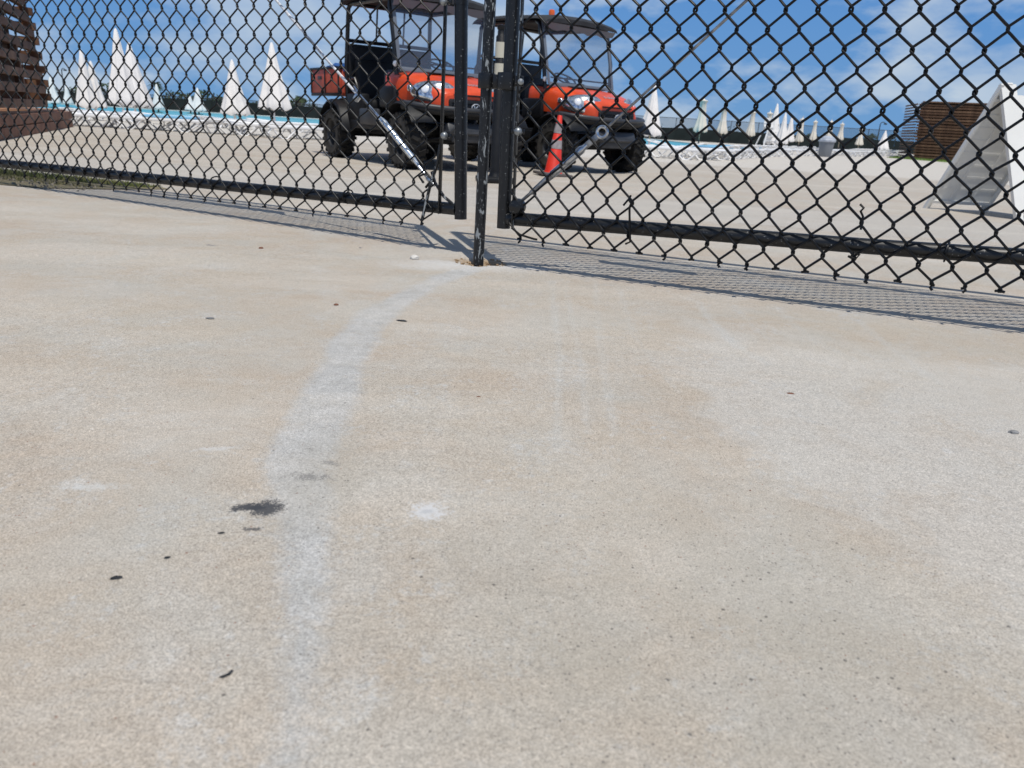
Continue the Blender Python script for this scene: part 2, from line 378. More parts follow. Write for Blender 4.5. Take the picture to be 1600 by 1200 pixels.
c = mixc(mth('MULTIPLY', ragged(a2, 1.1, .8, edge3), .42), c, (.47, .48, .47))
c = mixc(mth('MULTIPLY', ragged(a0, 1.25, .8, edge3), .88), c, mixc(rng_(nz(19, 6, .75), .38, .62), (.37, .368, .355), (.475, .472, .462)))
c = mixc(mth('MULTIPLY', ragged(b1, 1.4, .6, edge3), .55), c, (.52, .52, .51))
c = mixc(mth('MULTIPLY', a3, .6), c, (.45, .425, .385))
c = mixc(mth('MULTIPLY', b3, .6), c, (.60, .57, .52))
c = mixc(mth('MULTIPLY', rng_(b2, .3, .7), .9), c, (.30, .21, .13))
# streaky wear far beyond the gate
mpz = N(t, 'ShaderNodeMapping'); mpz.inputs['Scale'].default_value = (.5, 1.6, 1); L(pos, mpz.inputs['Vector'])
c = mixc(rng_(nz(1.1, 6, .65, .3, mpz.outputs[0]), .48, .66, 0, .55), c, (.55, .51, .45))
# fine sand grain
g1 = rng_(nz(520, 2, .75), .34, .66, .66, 1.30); g2 = rng_(nz(190, 3, .75), .33, .67, .86, 1.12); g3 = rng_(nz(45, 3, .6), .3, .7, .95, 1.05)
gr = mth('MULTIPLY', mth('MULTIPLY', g1, g2), g3)
cb = N(t, 'ShaderNodeCombineColor'); [L(gr, cb.inputs[i]) for i in range(3)]
c = mixc(1.0, c, cb.outputs[0], 'MULTIPLY')
def ell(cx, cy, rx, ry, an=0):
    m1_ = N(t, 'ShaderNodeMapping', vector_type='TEXTURE'); m1_.inputs['Location'].default_value = (cx, cy, 0); m1_.inputs['Rotation'].default_value = (0, 0, an); m1_.inputs['Scale'].default_value = (rx, ry, 10)
    L(pos, m1_.inputs['Vector']); ln_ = N(t, 'ShaderNodeVectorMath', operation='LENGTH'); L(m1_.outputs[0], ln_.inputs[0]); return ln_.outputs['Value']
worn = mth('MULTIPLY', rng_(ell(.22, .62, .42, .34), .35, 1.15, 1, 0), rng_(nz(5, 4, .7), .38, .58, .35, 1))
worn2 = mth('MULTIPLY', rng_(ell(-.235, .90, .05, .16), .4, 1.3, 1, 0), .8)
worn = mth('MAXIMUM', worn, worn2)
c = mixc(mth('MULTIPLY', worn, .45), c, (.34, .315, .265))
# exposed aggregate specks: dark, and a few rust-red
vo = N(t, 'ShaderNodeTexVoronoi'); vo.inputs['Scale'].default_value = 300; vo.inputs['Randomness'].default_value = 1; L(pos, vo.inputs['Vector'])
sc = N(t, 'ShaderNodeSeparateColor'); L(vo.outputs['Color'], sc.inputs[0])
spd = mth('MULTIPLY', mth('LESS_THAN', vo.outputs['Distance'], mth('ADD', .10, mth('MULTIPLY', sc.outputs[1], .32))), mth('GREATER_THAN', sc.outputs[0], mth('SUBTRACT', .968, mth('MULTIPLY', worn, .20))))
c = mixc(mth('MULTIPLY', spd, mth('ADD', .35, mth('MULTIPLY', sc.outputs[2], .45))), c, mixc(rng_(sc.outputs[2], .55, .7), (.10, .095, .09), (.24, .12, .08)))
vo3 = N(t, 'ShaderNodeTexVoronoi'); vo3.inputs['Scale'].default_value = 150; L(mth and pos, vo3.inputs['Vector'])
sc3 = N(t, 'ShaderNodeSeparateColor'); L(vo3.outputs['Color'], sc3.inputs[0])
sp3 = mth('MULTIPLY', mth('LESS_THAN', mth('ADD', vo3.outputs['Distance'], mth('MULTIPLY', mth('SUBTRACT', nz(600, 2), .5), .25)), mth('ADD', .06, mth('MULTIPLY', sc3.outputs[1], .22))), mth('GREATER_THAN', sc3.outputs[0], mth('SUBTRACT', .988, mth('MULTIPLY', worn, .095))))
c = mixc(mth('MULTIPLY', sp3, .75), c, mixc(rng_(sc3.outputs[2], .45, .6), (.08, .075, .07), (.20, .10, .07)))
vo2 = N(t, 'ShaderNodeTexVoronoi'); vo2.inputs['Scale'].default_value = 330; L(pos, vo2.inputs['Vector'])
sc2 = N(t, 'ShaderNodeSeparateColor'); L(vo2.outputs['Color'], sc2.inputs[0])
sp2 = mth('MULTIPLY', mth('LESS_THAN', vo2.outputs['Distance'], .30), mth('GREATER_THAN', sc2.outputs[0], .90))
c = mixc(mth('MULTIPLY', sp2, .5), c, mixc(rng_(sc2.outputs[1], .4, .6), (.14, .13, .12), (.62, .58, .52)))
fine = rng_(nz(420, 3, .8), .30, .70); midn = rng_(nz(110, 4, .75), .30, .70)
def mark(cx, cy, rx, ry, an, col, fac, rag=1.6, soft=.35):
    global c
    v = mth('ADD', ell(cx, cy, rx, ry, an), mth('ADD', mth('MULTIPLY', mth('SUBTRACT', midn, .5), rag), mth('MULTIPLY', mth('SUBTRACT', fine, .5), rag)))
    c = mixc(rng_(v, 1 - soft * .6, 1 + soft * .6, fac, 0), c, col)
DK = (.05, .053, .06)
mark(-.128, 2.553, .088, .052, 0, (.30, .22, .14), .95, .5, .3)
mark(-.20, 2.45, .20, .07, .1, (.58, .57, .55), .55, 1.6, .8)
mark(-.277, .797, .0175, .019, .1, DK, .92, 1.05, .25); mark(-.299, .7965, .021, .0085, .25, DK, .95, 1.1, .25); mark(-.277, .7480, .011, .004, .1, DK, .8, 1.2)
mark(-.250, .885, .018, .007, 0, (.12, .12, .12), .55, 3.2); mark(-.235, .93, .010, .005, 0, (.12, .12, .12), .5, 3.0)
mark(-.091, .812, .019, .019, 0, (.56, .56, .56), .85, 1.3, .5); mark(-.091, .810, .007, .0045, .4, (.36, .37, .38), .5, 1.0)
mark(-.495, .825, .028, .007, .2, (.52, .52, .50), .55, 2.2); mark(-.395, .955, .024, .005, .3, (.54, .54, .53), .5, 2.2)
L(c, b.inputs['Base Color'])
bp = N(t, 'ShaderNodeBump'); bp.inputs['Strength'].default_value = .55; bp.inputs['Distance'].default_value = .0012
L(mth('SUBTRACT', mth('ADD', nz(260, 3, .7), mth('MULTIPLY', nz(60, 3), .8)), mth('MULTIPLY', spd, .5)), bp.inputs['Height']); L(bp.outputs[0], b.inputs['Normal'])
gm.materials.append(G)
ground = link(bpy.data.objects.new('ground', gm)); tag(ground, kind='structure')

# wide apron and land out to the horizon, a little below the detailed sheet
land = MB(); rs = [0, 8, 20, 60, 79]
land.add([(-140, -60, -.05), (140, -60, -.05), (140, .15, -.05), (-140, .15, -.05)], [(0, 1, 2, 3)])
land.add([(-140, .15, -.05), (140, .15, -.05), (140, 7, -.15), (-140, 7, -.15), (140, 80, -.15), (-140, 80, -.15)], [(0, 1, 2, 3), (3, 2, 4, 5)])
M['farconc'] = mat('far_concrete', (.44, .385, .31), .9, 0, .2, .1, .5)
tag(land.build('pavement', M['farconc'], smooth=0), kind='structure')
M['land'] = mat('dry_grassland', (.10, .11, .05), .95, 0, .1, .3, .05)
tag(MB().add([(-6000, 80, -.155), (6000, 80, -.155), (6000, 8000, -.155), (-6000, 8000, -.155)], [(0, 1, 2, 3)]).build('terrain', M['land'], smooth=0), kind='structure')
# tooled joints between the slabs, laid as thin dark strips
jm = mat('dark_joint_grit', (.16, .135, .11), .95)
def joint(p0, p1, w=.006):
    p0 = Vector(p0); p1 = Vector(p1); dd = (p1 - p0); nn = Vector((-dd.y, dd.x)).normalized() * w / 2; n = 24; mb = MB(); row = []
    for i in range(n + 1):
        q = p0 + dd * i / n; j = nn * random.uniform(.7, 1.3); z = gz(q.y) + .003
        row.append([(q.x - j.x, q.y - j.y, z), (q.x + j.x, q.y + j.y, z)])
    mb.loft(row, cap=False); o = mb.build('pavement_joint', jm, smooth=0); tag(o, kind='structure')
joint((1.2, 4.35), (4.2, 3.25)); joint((-6, 8.35), (7.5, 5.9), .009); joint((-7, 17.8), (14, 14), .02)

# ------------------------------------------------------------------ pool
wm = bpy.data.materials.new('pool_water'); wm.use_nodes = True; b = wm.node_tree.nodes['Principled BSDF']
b.inputs['Base Color'].default_value = (.05, .38, .46, 1); b.inputs['Roughness'].default_value = .25; b.inputs['Specular IOR Level'].default_value = .3
tt_ = wm.node_tree; nn = N(tt_, 'ShaderNodeTexNoise'); nn.inputs['Scale'].default_value = 2.5; gg = N(tt_, 'ShaderNodeNewGeometry'); bb = N(tt_, 'ShaderNodeBump'); bb.inputs['Strength'].default_value = .25
tt_.links.new(gg.outputs['Position'], nn.inputs['Vector']); tt_.links.new(nn.outputs[0], bb.inputs['Height']); tt_.links.new(bb.outputs[0], b.inputs['Normal'])
def ring_pool(name, poly, zw, cop):
    mb = MB(); n = len(poly); mb.add([(x, y, zw) for x, y in poly], [tuple(range(n))]); tag(mb.build(name, wm, smooth=0), kind='structure')
    cx = sum(p[0] for p in poly) / n; cy = sum(p[1] for p in poly) / n; c2 = MB()
    for i in range(n):
        a = Vector(poly[i]); bq = Vector(poly[(i + 1) % n]); dd = (bq - a); nn_ = Vector((dd.y, -dd.x)).normalized()
        mid = (a + bq) / 2 + nn_ * cop / 2; c2.cbox((mid.x, mid.y, zw + .01), (dd.length + cop * 1.9, cop, .12), .015, Matrix.Rotation(math.atan2(dd.y, dd.x), 3, 'Z'))
    tag(c2.build('pool_coping', M['coping'], smooth=0), kind='structure')
ring_pool('water', [(-48, 29), (9.6, 31.5), (10.4, 48), (9.5, 69), (-48, 70)], GFAR + .03, .35)

# ------------------------------------------------------------------ chain-link gates
GATE = {
 'L': dict(o=(-.7794, 2.9916), th=-.50, H=.0972, fit=(.7597, .0853, .0054, -.0555, -.0219, .0423, -.0307, -.0848, .0284), k0=-78, k1=13, top=1.55, jtop=-16),
 'R': dict(o=(.8603, 2.0966), th=-.393, H=.0936, fit=(.7587, .0776, .0075, -.0105, -.0734, -.0026, -.0259, -.0322, .036), k0=-25, k1=47, top=1.75, jtop=-20)}
def lattice(g, i):
    """u, z offset and lean of fabric column i of a gate"""
    oz, Wd, sh, a, b_, t0, t1, c_, d_ = g['fit']
    lo, hi = (-42, 14) if g is GATE['L'] else (-26, 10)
    ic = min(max(i, lo), hi); q = ic / 50
    u = ic * Wd / 2 + a * q * q + b_ * q ** 3; du = Wd / 2 + 2 * a * q / 50 + 3 * b_ * q * q / 50
    z = oz + (ic * Wd / 2) * sh + d_ * q * q; dz = (2 * d_ * q / 50) * .3
    return u + du * (i - ic), z + dz * (i - ic), t0 + t1 * q, 1 + c_ * ic / 100
def wire_mesh(g, par, var):
    w = g['fit'][1] / 2; hh = g['H'] / 2; e = .0026; A_ = .0030; pts = []
    rnd = random.Random(var * 10 + par + (100 if g is GATE['L'] else 0))
    j0, j1 = g['jtop'], 14
    for j in range(j0, j1 + 1):
        left = (j + par) % 2 == 0; z = -j * hh; jx = rnd.uniform(-.0016, .0016); jz = rnd.uniform(-.0016, .0016)
        sgn = 1 if left else -1      # leaving this bend the strand lies on the front (left bend) or back face
        xb = (-e if left else w + e) + jx; xi = (.0015 if left else w - .0015) + jx
        kz = .0092 if g is GATE['L'] else .0078; xo = (.0048 if left else -.0048)
        if j > j0: pts += [(xi + xo, A_ * sgn, z + kz + .004 + jz), (xi, A_ * sgn, z + kz + jz)]
        pts += [(xb, A_ * sgn * .5, z + jz + kz * .35), (xb, -A_ * sgn * .5, z + jz - kz * .35)]
        if j < j1: pts += [(xi, -A_ * sgn, z - kz + jz), (xi + xo, -A_ * sgn, z - kz - .004 + jz)]
    # the lower end: bent tip, twisted or snipped
    last = Vector(pts[-1]); dirx = 1 if (j1 + par) % 2 == 0 else -1
    if var == 0: pts += [last + Vector((dirx * .008, -.002, .002)), last + Vector((dirx * .013, -.004, .001))]
    elif var == 1: pts += [last + Vector((dirx * .004, -.004, -.006)), last + Vector((-dirx * .002, -.006, -.012))]
    else: pts += [last + Vector((dirx * .010, .002, -.003))]
    r = [.0031 if g is GATE['L'] else .0036] * len(pts)
    return MB().tube(pts, r, 6).mesh('wire', M['wire'], 60)
def make_gate(key, label):
    g = GATE[key]; th = g['th']; isL = key == 'L'
    up = .617 if isL else -1.006     # lock-side post
    ux = math.cos(th); uy = math.sin(th)
    root = thing('chain_link_gate', label, 'gate', (g['o'][0] + ux * up, g['o'][1] + uy * up, 0), th)
    g['root'] = root; g['up'] = up
    meshes = {(p, v): wire_mesh(g, p, v) for p in (0, 1) for v in (0, 1, 2)}
    for k in range(g['k0'], g['k1']):
        u0, z0, ln, zs = lattice(g, k); u1, z1, _, _ = lattice(g, k + 1); w = g['fit'][1] / 2
        o = bpy.data.objects.new('wire', meshes[(k % 2, random.choice((0, 0, 1, 2)) if isL else random.choice((0, 1, 0, 2)))]); link(o, root)
        o.location = (u0 - up, random.uniform(-.0004, .0004), (z0 + z1) / 2)
        o.scale = ((u1 - u0) / w, 1, zs); o.rotation_euler = (0, ln * .999 if True else 0, 0)
    def P(u, z, y=.026): return Vector((u - up, y, z))
    pr = .0215
    lo_ = (.632, .118, .606, .808) if isL else (-1.004, .122, -1.010, .787)
    sl_ = (lo_[2] - lo_[0]) / (lo_[3] - lo_[1]); ptop = Vector(P(lo_[0] + sl_ * (g['top'] - lo_[1]), g['top']))
    MB().tube([P(lo_[0], lo_[1]), ptop], pr, 20).build('frame_post', M['pipe'], root)
    # bottom rail with a short capped stub
    if isL: rail = [(.615, .150), (-.082, .139), (-.996, .123), (-2.21, .102), (-3.25, .085)]
    else: rail = [(-.99, .154), (-.548, .167), (.075, .183), (.429, .196), (1.9, .235)]
    MB().tube([P(*q) for q in rail], pr * (.98), 20).build('bottom_rail', M['pipe'], root)
    uh = rail[-1][0]
    MB().tube([P(uh, rail[-1][1] - .02), P(uh + sl_ * g['top'], g['top'])], pr, 16).build('frame_post', M['pipe'], root)
    MB().tube([P(ptop.x + up, g['top']), P(uh, g['top'] + (0 if isL else .06))], pr * .95, 16).build('top_rail', M['pipe'], root)
    z2 = g['top'] - (.30 if isL else .40)
    MB().tube([P(ptop.x + up, z2), P(uh, z2)], .017, 12).build('mid_rail', M['pipe'], root)
    # tension bar that the last wires are threaded on
    tb = [(.557, .130), (.561, .808)] if isL else [(-.963, .132), (-.971, .787)]
    s2 = (tb[1][0] - tb[0][0]) / (tb[1][1] - tb[0][1]); tbt = (tb[0][0] + s2 * (g['top'] - .03 - tb[0][1]), g['top'] - .03)
    a, b_ = P(*tb[0], .004), P(*tbt, .004)
    MB().cbox((a + b_) / 2, (.016, .005, (b_ - a).length), .001, basis((b_ - a), Vector((0, 1, 0))) @ Matrix(((0, 0, 1), (0, 1, 0), (-1, 0, 0)))).build('tension_bar', M['pipe'] if isL else M['rodpaint'], root)
    # bands clamping the bar to the post
    for z in ((.391, .80, 1.15) if isL else (.42, .86, 1.25)):
        pc = P(lo_[0] + sl_ * (z - lo_[1]), z); sgn = -1 if isL else 1
        n = 16; ringp = [(pc + Vector((math.cos(q) * (pr + .0018), math.sin(q) * (pr + .0018), 0))) for q in [2 * PI * i / n for i in range(n)]]
        mb = MB(); rings = []
        for dz in (-.007, .007): rings.append([p + Vector((0, 0, dz)) for p in ringp])
        mb.loft(rings, closed=True, cap=False)
        mb.cbox(pc + Vector((sgn * (pr + .022), -.022, 0)), (.044, .003, .014), .0008)
        bd = mb.build('tension_band', M['pipe'], root)
        MB().lathe([(.0, -.016), (.007, -.014), (.011, -.010), (.012, -.006), (.0125, 0), (.004, .001), (.004, .03)], 14, pc + Vector((sgn * (pr + .026), -.026, 0)), axis='y').build('carriage_bolt', M['steelgrey'], bd)
    # diagonal truss rod with its turnbuckle
    if isL:
        tr = MB().tube([P(.52, .222), P(.489, .245), P(.43, .300)], .0055, 10)
        tr.cbox(P(.500, .238), (.03, .02, .016), .003, Matrix.Rotation(R(42), 3, 'Y'))
        trod = tr.build('truss_rod', M['galv'], root)
        MB().tube([P(.445, .287), P(.425, .305), P(.42, .310), P(.295, .420), P(.285, .428), P(.27, .440)], [.006, .009, .0105, .0105, .009, .005], 14).build('turnbuckle', M['foil'], trod)
        MB().tube([P(.285, .428), P(.178, .473 + .04), P(.16, .54)], .0045, 8).build('threaded_end', M['galv'], trod)
        cl = MB().cbox(P(.172, .500), (.022, .016, .026), .003, Matrix.Rotation(R(42), 3, 'Y')); cl.tube([P(.172, .500, .012), P(.172, .500, .042)], .006, 8)
        cl.build('clevis', M['galv'], trod)
        pts = [P(.165 + (-1.05 - .165) * i / 20, .515 + (1.52 - .515) * i / 20, .026 + .0015 * math.sin(i * 2.1)) for i in range(21)]
        MB().tube(pts, [.0044 + .0012 * (i % 2) for i in range(21)], 8).build('upper_rod', M['rodsilver'], trod)
    else:
        dr = Vector((-.703 + .956, 0, .432 - .204)).normalized()
        A0 = P(-.956, .204)
        trod = MB().tube([A0 - dr * .01, A0, A0 + dr * .05, A0 + dr * .055, A0 + dr * .12, A0 + dr * .20], [.004, .005, .0055, .0075, .0105, .0118], 14).build('truss_rod', M['galvdull'], root)
        MB().tube([A0 + dr * .14, A0 + dr * .145, A0 + dr * .262, A0 + dr * .270, A0 + dr * .285], [.009, .0125, .0125, .009, .006], 16).build('turnbuckle', M['galv'], trod)
        MB().cbox(A0 + dr * .300, (.055, .005, .018), .002, basis(dr, Vector((0, 1, 0))) @ Matrix(((1, 0, 0), (0, 0, -1), (0, 1, 0)))).build('eye_shank', M['galvdull'], trod)
        ec = A0 + dr * .342; nrm = Vector((0, 1, 0)); side = dr.cross(nrm)
        MB().tube([ec + (dr * math.cos(q) + side * math.sin(q)) * .0155 for q in [2 * PI * i / 20 for i in range(20)]], .0048, 8, closed=True).build('eye_ring', M['galv'], trod)
        end = P(-.370, .753) + (P(-.370, .753) - ec) * 2.45
        MB().tube([ec + (end - ec).normalized() * .016, end], .0042, 8).build('upper_rod', M['galvdull'], trod)
    # small sign boards wired on above eye level
    if isL: MB().cbox(P(-.80, 1.04, -.006), (1.22, .004, .22), .001, Matrix.Rotation(R(-2.5), 3, 'Y')).build('sign_panel', M['signplastic'], root, 0)
    else: MB().cbox(P(-.32, 1.03, -.006), (.34, .004, .15), .001, Matrix.Rotation(R(6), 3, 'Y')).build('sign_panel', M['signplastic'], root, 0)
    # wire ties looped round rail and fabric
    ties = [(-.6, .139), (.12, .148), (-1.3, .122)] if isL else [(.25, .19)]
    for (u, z) in ties:
        pts = []
        for i in range(22):
            q = i / 21 * 2 * PI * 1.35; rr = pr + .004
            pts.append(P(u, z) + Vector((.006 * math.sin(q * .7) + i * .0006, -math.cos(q) * rr - (.004 if math.cos(q) > .5 else 0), math.sin(q) * rr)))
        MB().tube(pts, .0026, 6).build('wire_tie', M['wire'], root)
    if isL:   # bent strap and loose tails where fabric meets the post
        MB().tube([P(.557, .36, 0), P(.550, .30, -.004), P(.520, .22, -.004), P(.508, .165, -.006), P(.490, .10, -.006)], .0058, 8).build('fabric_strap', M['rodpaint'], root)
        MB().tube([P(.520, .27, .006), P(.535, .235, .004), P(.57, .19, .01), P(.605, .165, .02)], .0056, 8).build('fabric_strap', M['rodpaint'], root)
        MB().tube([P(.500, .215, .0), P(.53, .245, -.006), P(.50, .262, -.004), P(.47, .25, 0), P(.49, .23, 0)], .0045, 8).build('wire_tie', M['wire'], root)
        MB().tube([P(.35, .145, -.004), P(.44, .138, -.006), P(.535, .143, -.006), P(.53, .17, -.004)], .003, 6).build('wire_tie', M['wire'], root)
    else:
        MB().lathe([(.0, -.03), (.02, -.026), (.026, -.01), (.024, .012), (.012, .03), (.0, .034)], 12, P(-.952, .196, .012), axis='y').build('corner_lug', M['pipe'], root)
        MB().tube([P(-.963, .13, -.004), P(-.93, .112, -.008), P(-.885, .104, -.008), P(-.872, .103, -.008)], .0034, 6).build('wire_tie', M['wire'], root)
        MB().tube([P(-.588, .262, -.004), P(-.592, .25, -.010), P(-.584, .24, -.008), P(-.588, .228, -.006), P(-.580, .175, -.012), P(-.575, .128, -.006), P(-.59, .12, 0)], .0034, 6).build('wire_tie', M['wire'], root)
        MB().tube([P(-.592, .252, -.008), P(-.606, .232, -.01)], .003, 6).build('wire_tie', M['wire'], root)
        MB().tube([P(.030, .292, -.004), P(.040, .284, -.010), P(.034, .275, -.008), P(.042, .262, -.006), P(.043, .228, -.012)], .0034, 6).build('wire_tie', M['wire'], root)
        MB().tube([P(.025, .155, -.004), P(.045, .150, -.010), P(.052, .162, -.008), P(.038, .166, -.004), P(.030, .150, -.006)], .0034, 6).build('wire_tie', M['wire'], root)
    return root
gl = make_gate('L', 'black chain link gate leaf with shiny silver truss rod, over grass patch')
gr_ = make_gate('R', 'black chain link gate leaf with dull grey eye rod, nearer the sandwich board')

# drop rod between the two leaves
rod = thing('drop_rod', 'chipped black steel drop rod standing in a hole between the gate leaves', 'drop rod', (-.136, 2.545, 0))
MB().tube([(0, 0, -.02), (.002, 0, .18), (.004, .003, 1.15)], .0178, 20).build('rod', M['rodpaint'], rod)
cl = MB()
for dz in (0,):
    cl.lathe([(.0185, -.022), (.026, -.022), (.027, -.018), (.027, .018), (.026, .022), (.0185, .022)], 20, (.003, 0, .562), caps=False)
cl.cbox((.040, -.012, .562), (.050, .012, .040), .002)
cl.cbox((.040, .012, .562), (.050, .008, .036), .002)
c_ = cl.build('guide_collar', M['pipe'], rod)
MB().lathe([(0, -.012), (.009, -.010), (.010, -.004), (.010, .0)], 6, (.052, -.018, .562), axis='y').build('collar_bolt', M['pipe'], c_)
cl = MB().lathe([(.0225, -.016), (.0275, -.016), (.028, 0), (.0275, .016), (.0225, .016)], 20, (.008, 0, .0), caps=False)
lt = thing('latch_fork', 'black latch sleeve clamped on the gate post beside the drop rod', 'gate latch', tuple(Vector((-.0695, 2.492, .562))))
MB().lathe([(.0222, -.024), (.0285, -.024), (.0295, -.018), (.0295, .018), (.0285, .024), (.0222, .024)], 20, (.0, .0, .0), caps=False).build('sleeve', M['pipe'], lt)
b2_ = MB().cbox((.036, -.012, .002), (.030, .010, .03), .002); b2_.build('sleeve_tab', M['pipe'], lt)
MB().lathe([(0, -.014), (.0085, -.011), (.0095, -.004), (.0095, .01)], 12, (.042, -.018, 0), axis='y').build('carriage_bolt', M['steelgrey'], lt)

# crumbled grit in the hole
gmb = MB()
for i in range(150):
    a = random.uniform(0, 2 * PI); rr = .022 + .05 * random.random() ** .8; s_ = random.uniform(.002, .0065)
    c0 = Vector((hx + 1.25 * rr * math.cos(a), hy + rr * math.sin(a), -.012 + s_ * .5 + (.010 if rr > .06 else 0)))
    rot = Matrix.Rotation(random.random() * 6, 3, 'Z') @ Matrix.Rotation(random.random() * 6, 3, 'X')
    gmb.box(c0, (s_ * 1.4, s_, s_ * .8), rot, .6)
tag(gmb.build('gravel', M['sandy'], smooth=0), 'sandy brown grit crumbled round the foot of the drop rod', 'grit', kind='stuff')
# ------------------------------------------------------------------ small things lying on the concrete
def chip(name, x, y, l, w, h, m, label, cat, rz=0, seed=0):
    rd = random.Random(seed); bm = bmesh.new(); bmesh.ops.create_icosphere(bm, subdivisions=2, radius=.5)
    for v in bm.verts:
        k = 1 + .28 * noise.noise(v.co * 3.1 + Vector((seed * 3.7, 0, 0))); v.co = Vector((v.co.x * l * k, v.co.y * w * k, max(v.co.z, -.32) * h * k))
    me = bpy.data.meshes.new(name); bm.to_mesh(me); bm.free(); me.materials.append(m); o = bpy.data.objects.new(name, me); link(o)
    o.location = (x, y, .32 * h * .9); o.rotation_euler = (0, 0, rz); tag(o, label, cat)
def scrap(name, x, y, pts, m, label, cat, rz=0, h=.0014):
    n = len(pts); mb = MB(); lo = [(px, py, .0003) for px, py in pts]; pts = [(px * .85, py * .85) for px, py in pts]; lo = [(px, py, .0003) for px, py in pts]; up_ = [(px * .93, py * .93, h * (1 + .5 * math.sin(i * 2))) for i, (px, py) in enumerate(pts)]
    mb.loft([lo, up_], closed=True, cap=True); o = mb.build(name, m, smooth=0); o.location = (x, y, 0.0012); o.rotation_euler = (0, 0, rz); tag(o, label, cat)
chip('stone', -.346, 2.532, .030, .022, .018, M['whitestone'], 'pale chunk of broken concrete lying just left of the drop rod foot', 'stone', .2, 1)
chip('pebble', .838, 1.201, .016, .011, .007, M['pebble'], 'smooth grey pebble at the right edge of the pale concrete', 'pebble', .1, 2)
chip('pebble', -.438, 1.822, .012, .008, .006, M['redchip'], 'dark brown chip on open concrete left of the grey streak', 'pebble', .4, 3)
chip('pebble', .511, 1.339, .014, .007, .004, M['redchip'], 'flat reddish chip lying alone on the pale patch under the right gate leaf', 'pebble', -.2, 4)
chip('pebble', -.862, 2.555, .016, .012, .009, M['redchip'], 'rust red crumb in front of the left gate shadow', 'pebble', .5, 5)
chip('pebble', .321, .919, .0045, .0045, .003, M['redchip'], 'tiny dark red grain alone on the near concrete', 'pebble', 0, 6)
chip('pebble', -.055, 1.222, .008, .004, .003, M['redchip'], 'tiny brown chip between the grey streak and the tyre arcs', 'pebble', -.2, 7)
chip('pebble', -.558, 2.687, .009, .007, .005, M['pebble'], 'small grey pebble at the edge of the left gate shadow', 'pebble', .2, 8)
scrap('rubber_scrap', -.260, 1.705, [(-.016, -.002), (-.004, -.005), (.010, -.006), (.016, -.001), (.006, .003), (-.010, .004)], M['darkscrap'], 'flat dark scrap on the pale grey streak', 'scrap', -.15)
scrap('rubber_scrap', -.373, .640, [(-.0065, -.0018), (.002, -.0022), (.0068, -.001), (.0062, .0016), (-.001, .0018), (-.006, .0014)], M['darkscrap'], 'short straight dark scrap farthest left on the near concrete', 'scrap', .35)
scrap('rubber_scrap', -.219, .513, [(-.0052, -.003), (-.001, -.0022), (.0035, .002), (.0046, .008), (.003, .0075), (.001, .0035), (-.0035, -.0005)], M['darkscrap'], 'thin hooked dark scrap nearest the camera', 'scrap', 0)
scrap('rubber_scrap', -.669, 1.628, [(-.012, -.002), (0, -.006), (.012, -.003), (.010, .003), (0, .005), (-.010, .003)], M['pebble'], 'pale grey flake of coating left of the brown chip', 'flake', 0)
scrap('rubber_scrap', -1.031, 2.56, [(-.02, -.004), (.01, -.007), (.024, 0), (.01, .005), (-.012, .005)], M['pebble'], 'faint grey flake far left near the gate shadow', 'flake', 0)
scrap('rubber_scrap', -.3065, .7345, [(-.0045, -.001), (.002, -.0012), (.0046, .0008), (0, .0012)], M['darkscrap'], 'small dark sliver just below the black scuff mark', 'scrap', .3)
scrap('rubber_scrap', -.341, .680, [(-.003, -.0024), (.001, -.0006), (.0032, .0026), (.001, .0022), (-.002, 0)], M['darkscrap'], 'tiny dark sliver between the scuff mark and the straight scrap', 'scrap', 0)

# grass growing under the left leaf
def blades(name, area, n, h, m, label, cat):
    mb = MB(); k = 0
    (x0, y0), (x1, y1) = area[0], area[1]
    for i in range(n):
        s_ = random.random(); wv = (random.random() + random.random()) / 2 - .5
        x = x0 + (x1 - x0) * s_ + wv * .10; y = y0 + (y1 - y0) * s_ + wv * area[2] * (1 - .6 * s_)
        hh = h * random.uniform(.35, 1.1) * (1 - .45 * s_); a = random.uniform(0, PI); wd = .0022; l = random.uniform(-.5, .5) * hh; l2 = random.uniform(-.5, .5) * hh; z = gz(y)
        dx, dy = math.cos(a) * wd, math.sin(a) * wd
        mb.add([(x - dx, y - dy, z - .004), (x + dx, y + dy, z - .004), (x + dx * .7 + l * .4, y + dy * .7 + l2 * .4, z + hh * .6), (x - dx * .7 + l * .4, y - dy * .7 + l2 * .4, z + hh * .6), (x + l, y + l2, z + hh)], [(0, 1, 2, 3), (3, 2, 4)])
    tag(mb.build(name, m, smooth=0), label, cat, kind='stuff')
blades('grass', ((-3.9, 5.2), (-2.10, 4.42), .40), 5200, .050, M['grassblade'], 'green strip of short grass under the left gate leaf', 'grass')
blades('grass', ((-3.7, 4.85), (-2.30, 4.20), .34), 3200, .028, M['grassdry'], 'dry straggly grass along the slab edge left of the gate shadow', 'grass')
soil = MB()
ring = [(-4.2, 5.65), (-2.7, 4.80), (-2.1, 4.52), (-1.98, 4.40), (-2.2, 4.14), (-2.45, 3.98), (-2.7, 4.04), (-4.2, 4.75)]
soil.add([(x, y, gz(y) + .004) for x, y in ring], [tuple(range(8))])
M['soil'] = mat('dry_soil', (.27, .22, .15), .95, 0, .2, 0, 20, .5, 60, col2=(.16, .15, .08))
tag(soil.build('soil', M['soil'], smooth=0), kind='structure')
gb = MB()
for i in range(160):
    s_ = random.random(); x = -3.3 + 1.0 * s_ + random.uniform(-.1, .1); y = 4.55 - .5 * s_ + random.uniform(-.16, .16); q = random.uniform(.004, .014)
    gb.box((x, y, gz(y) + .004 + q * .3), (q * 1.3, q, q * .8), Matrix.Rotation(random.random() * 3, 3, 'Z'), .6)
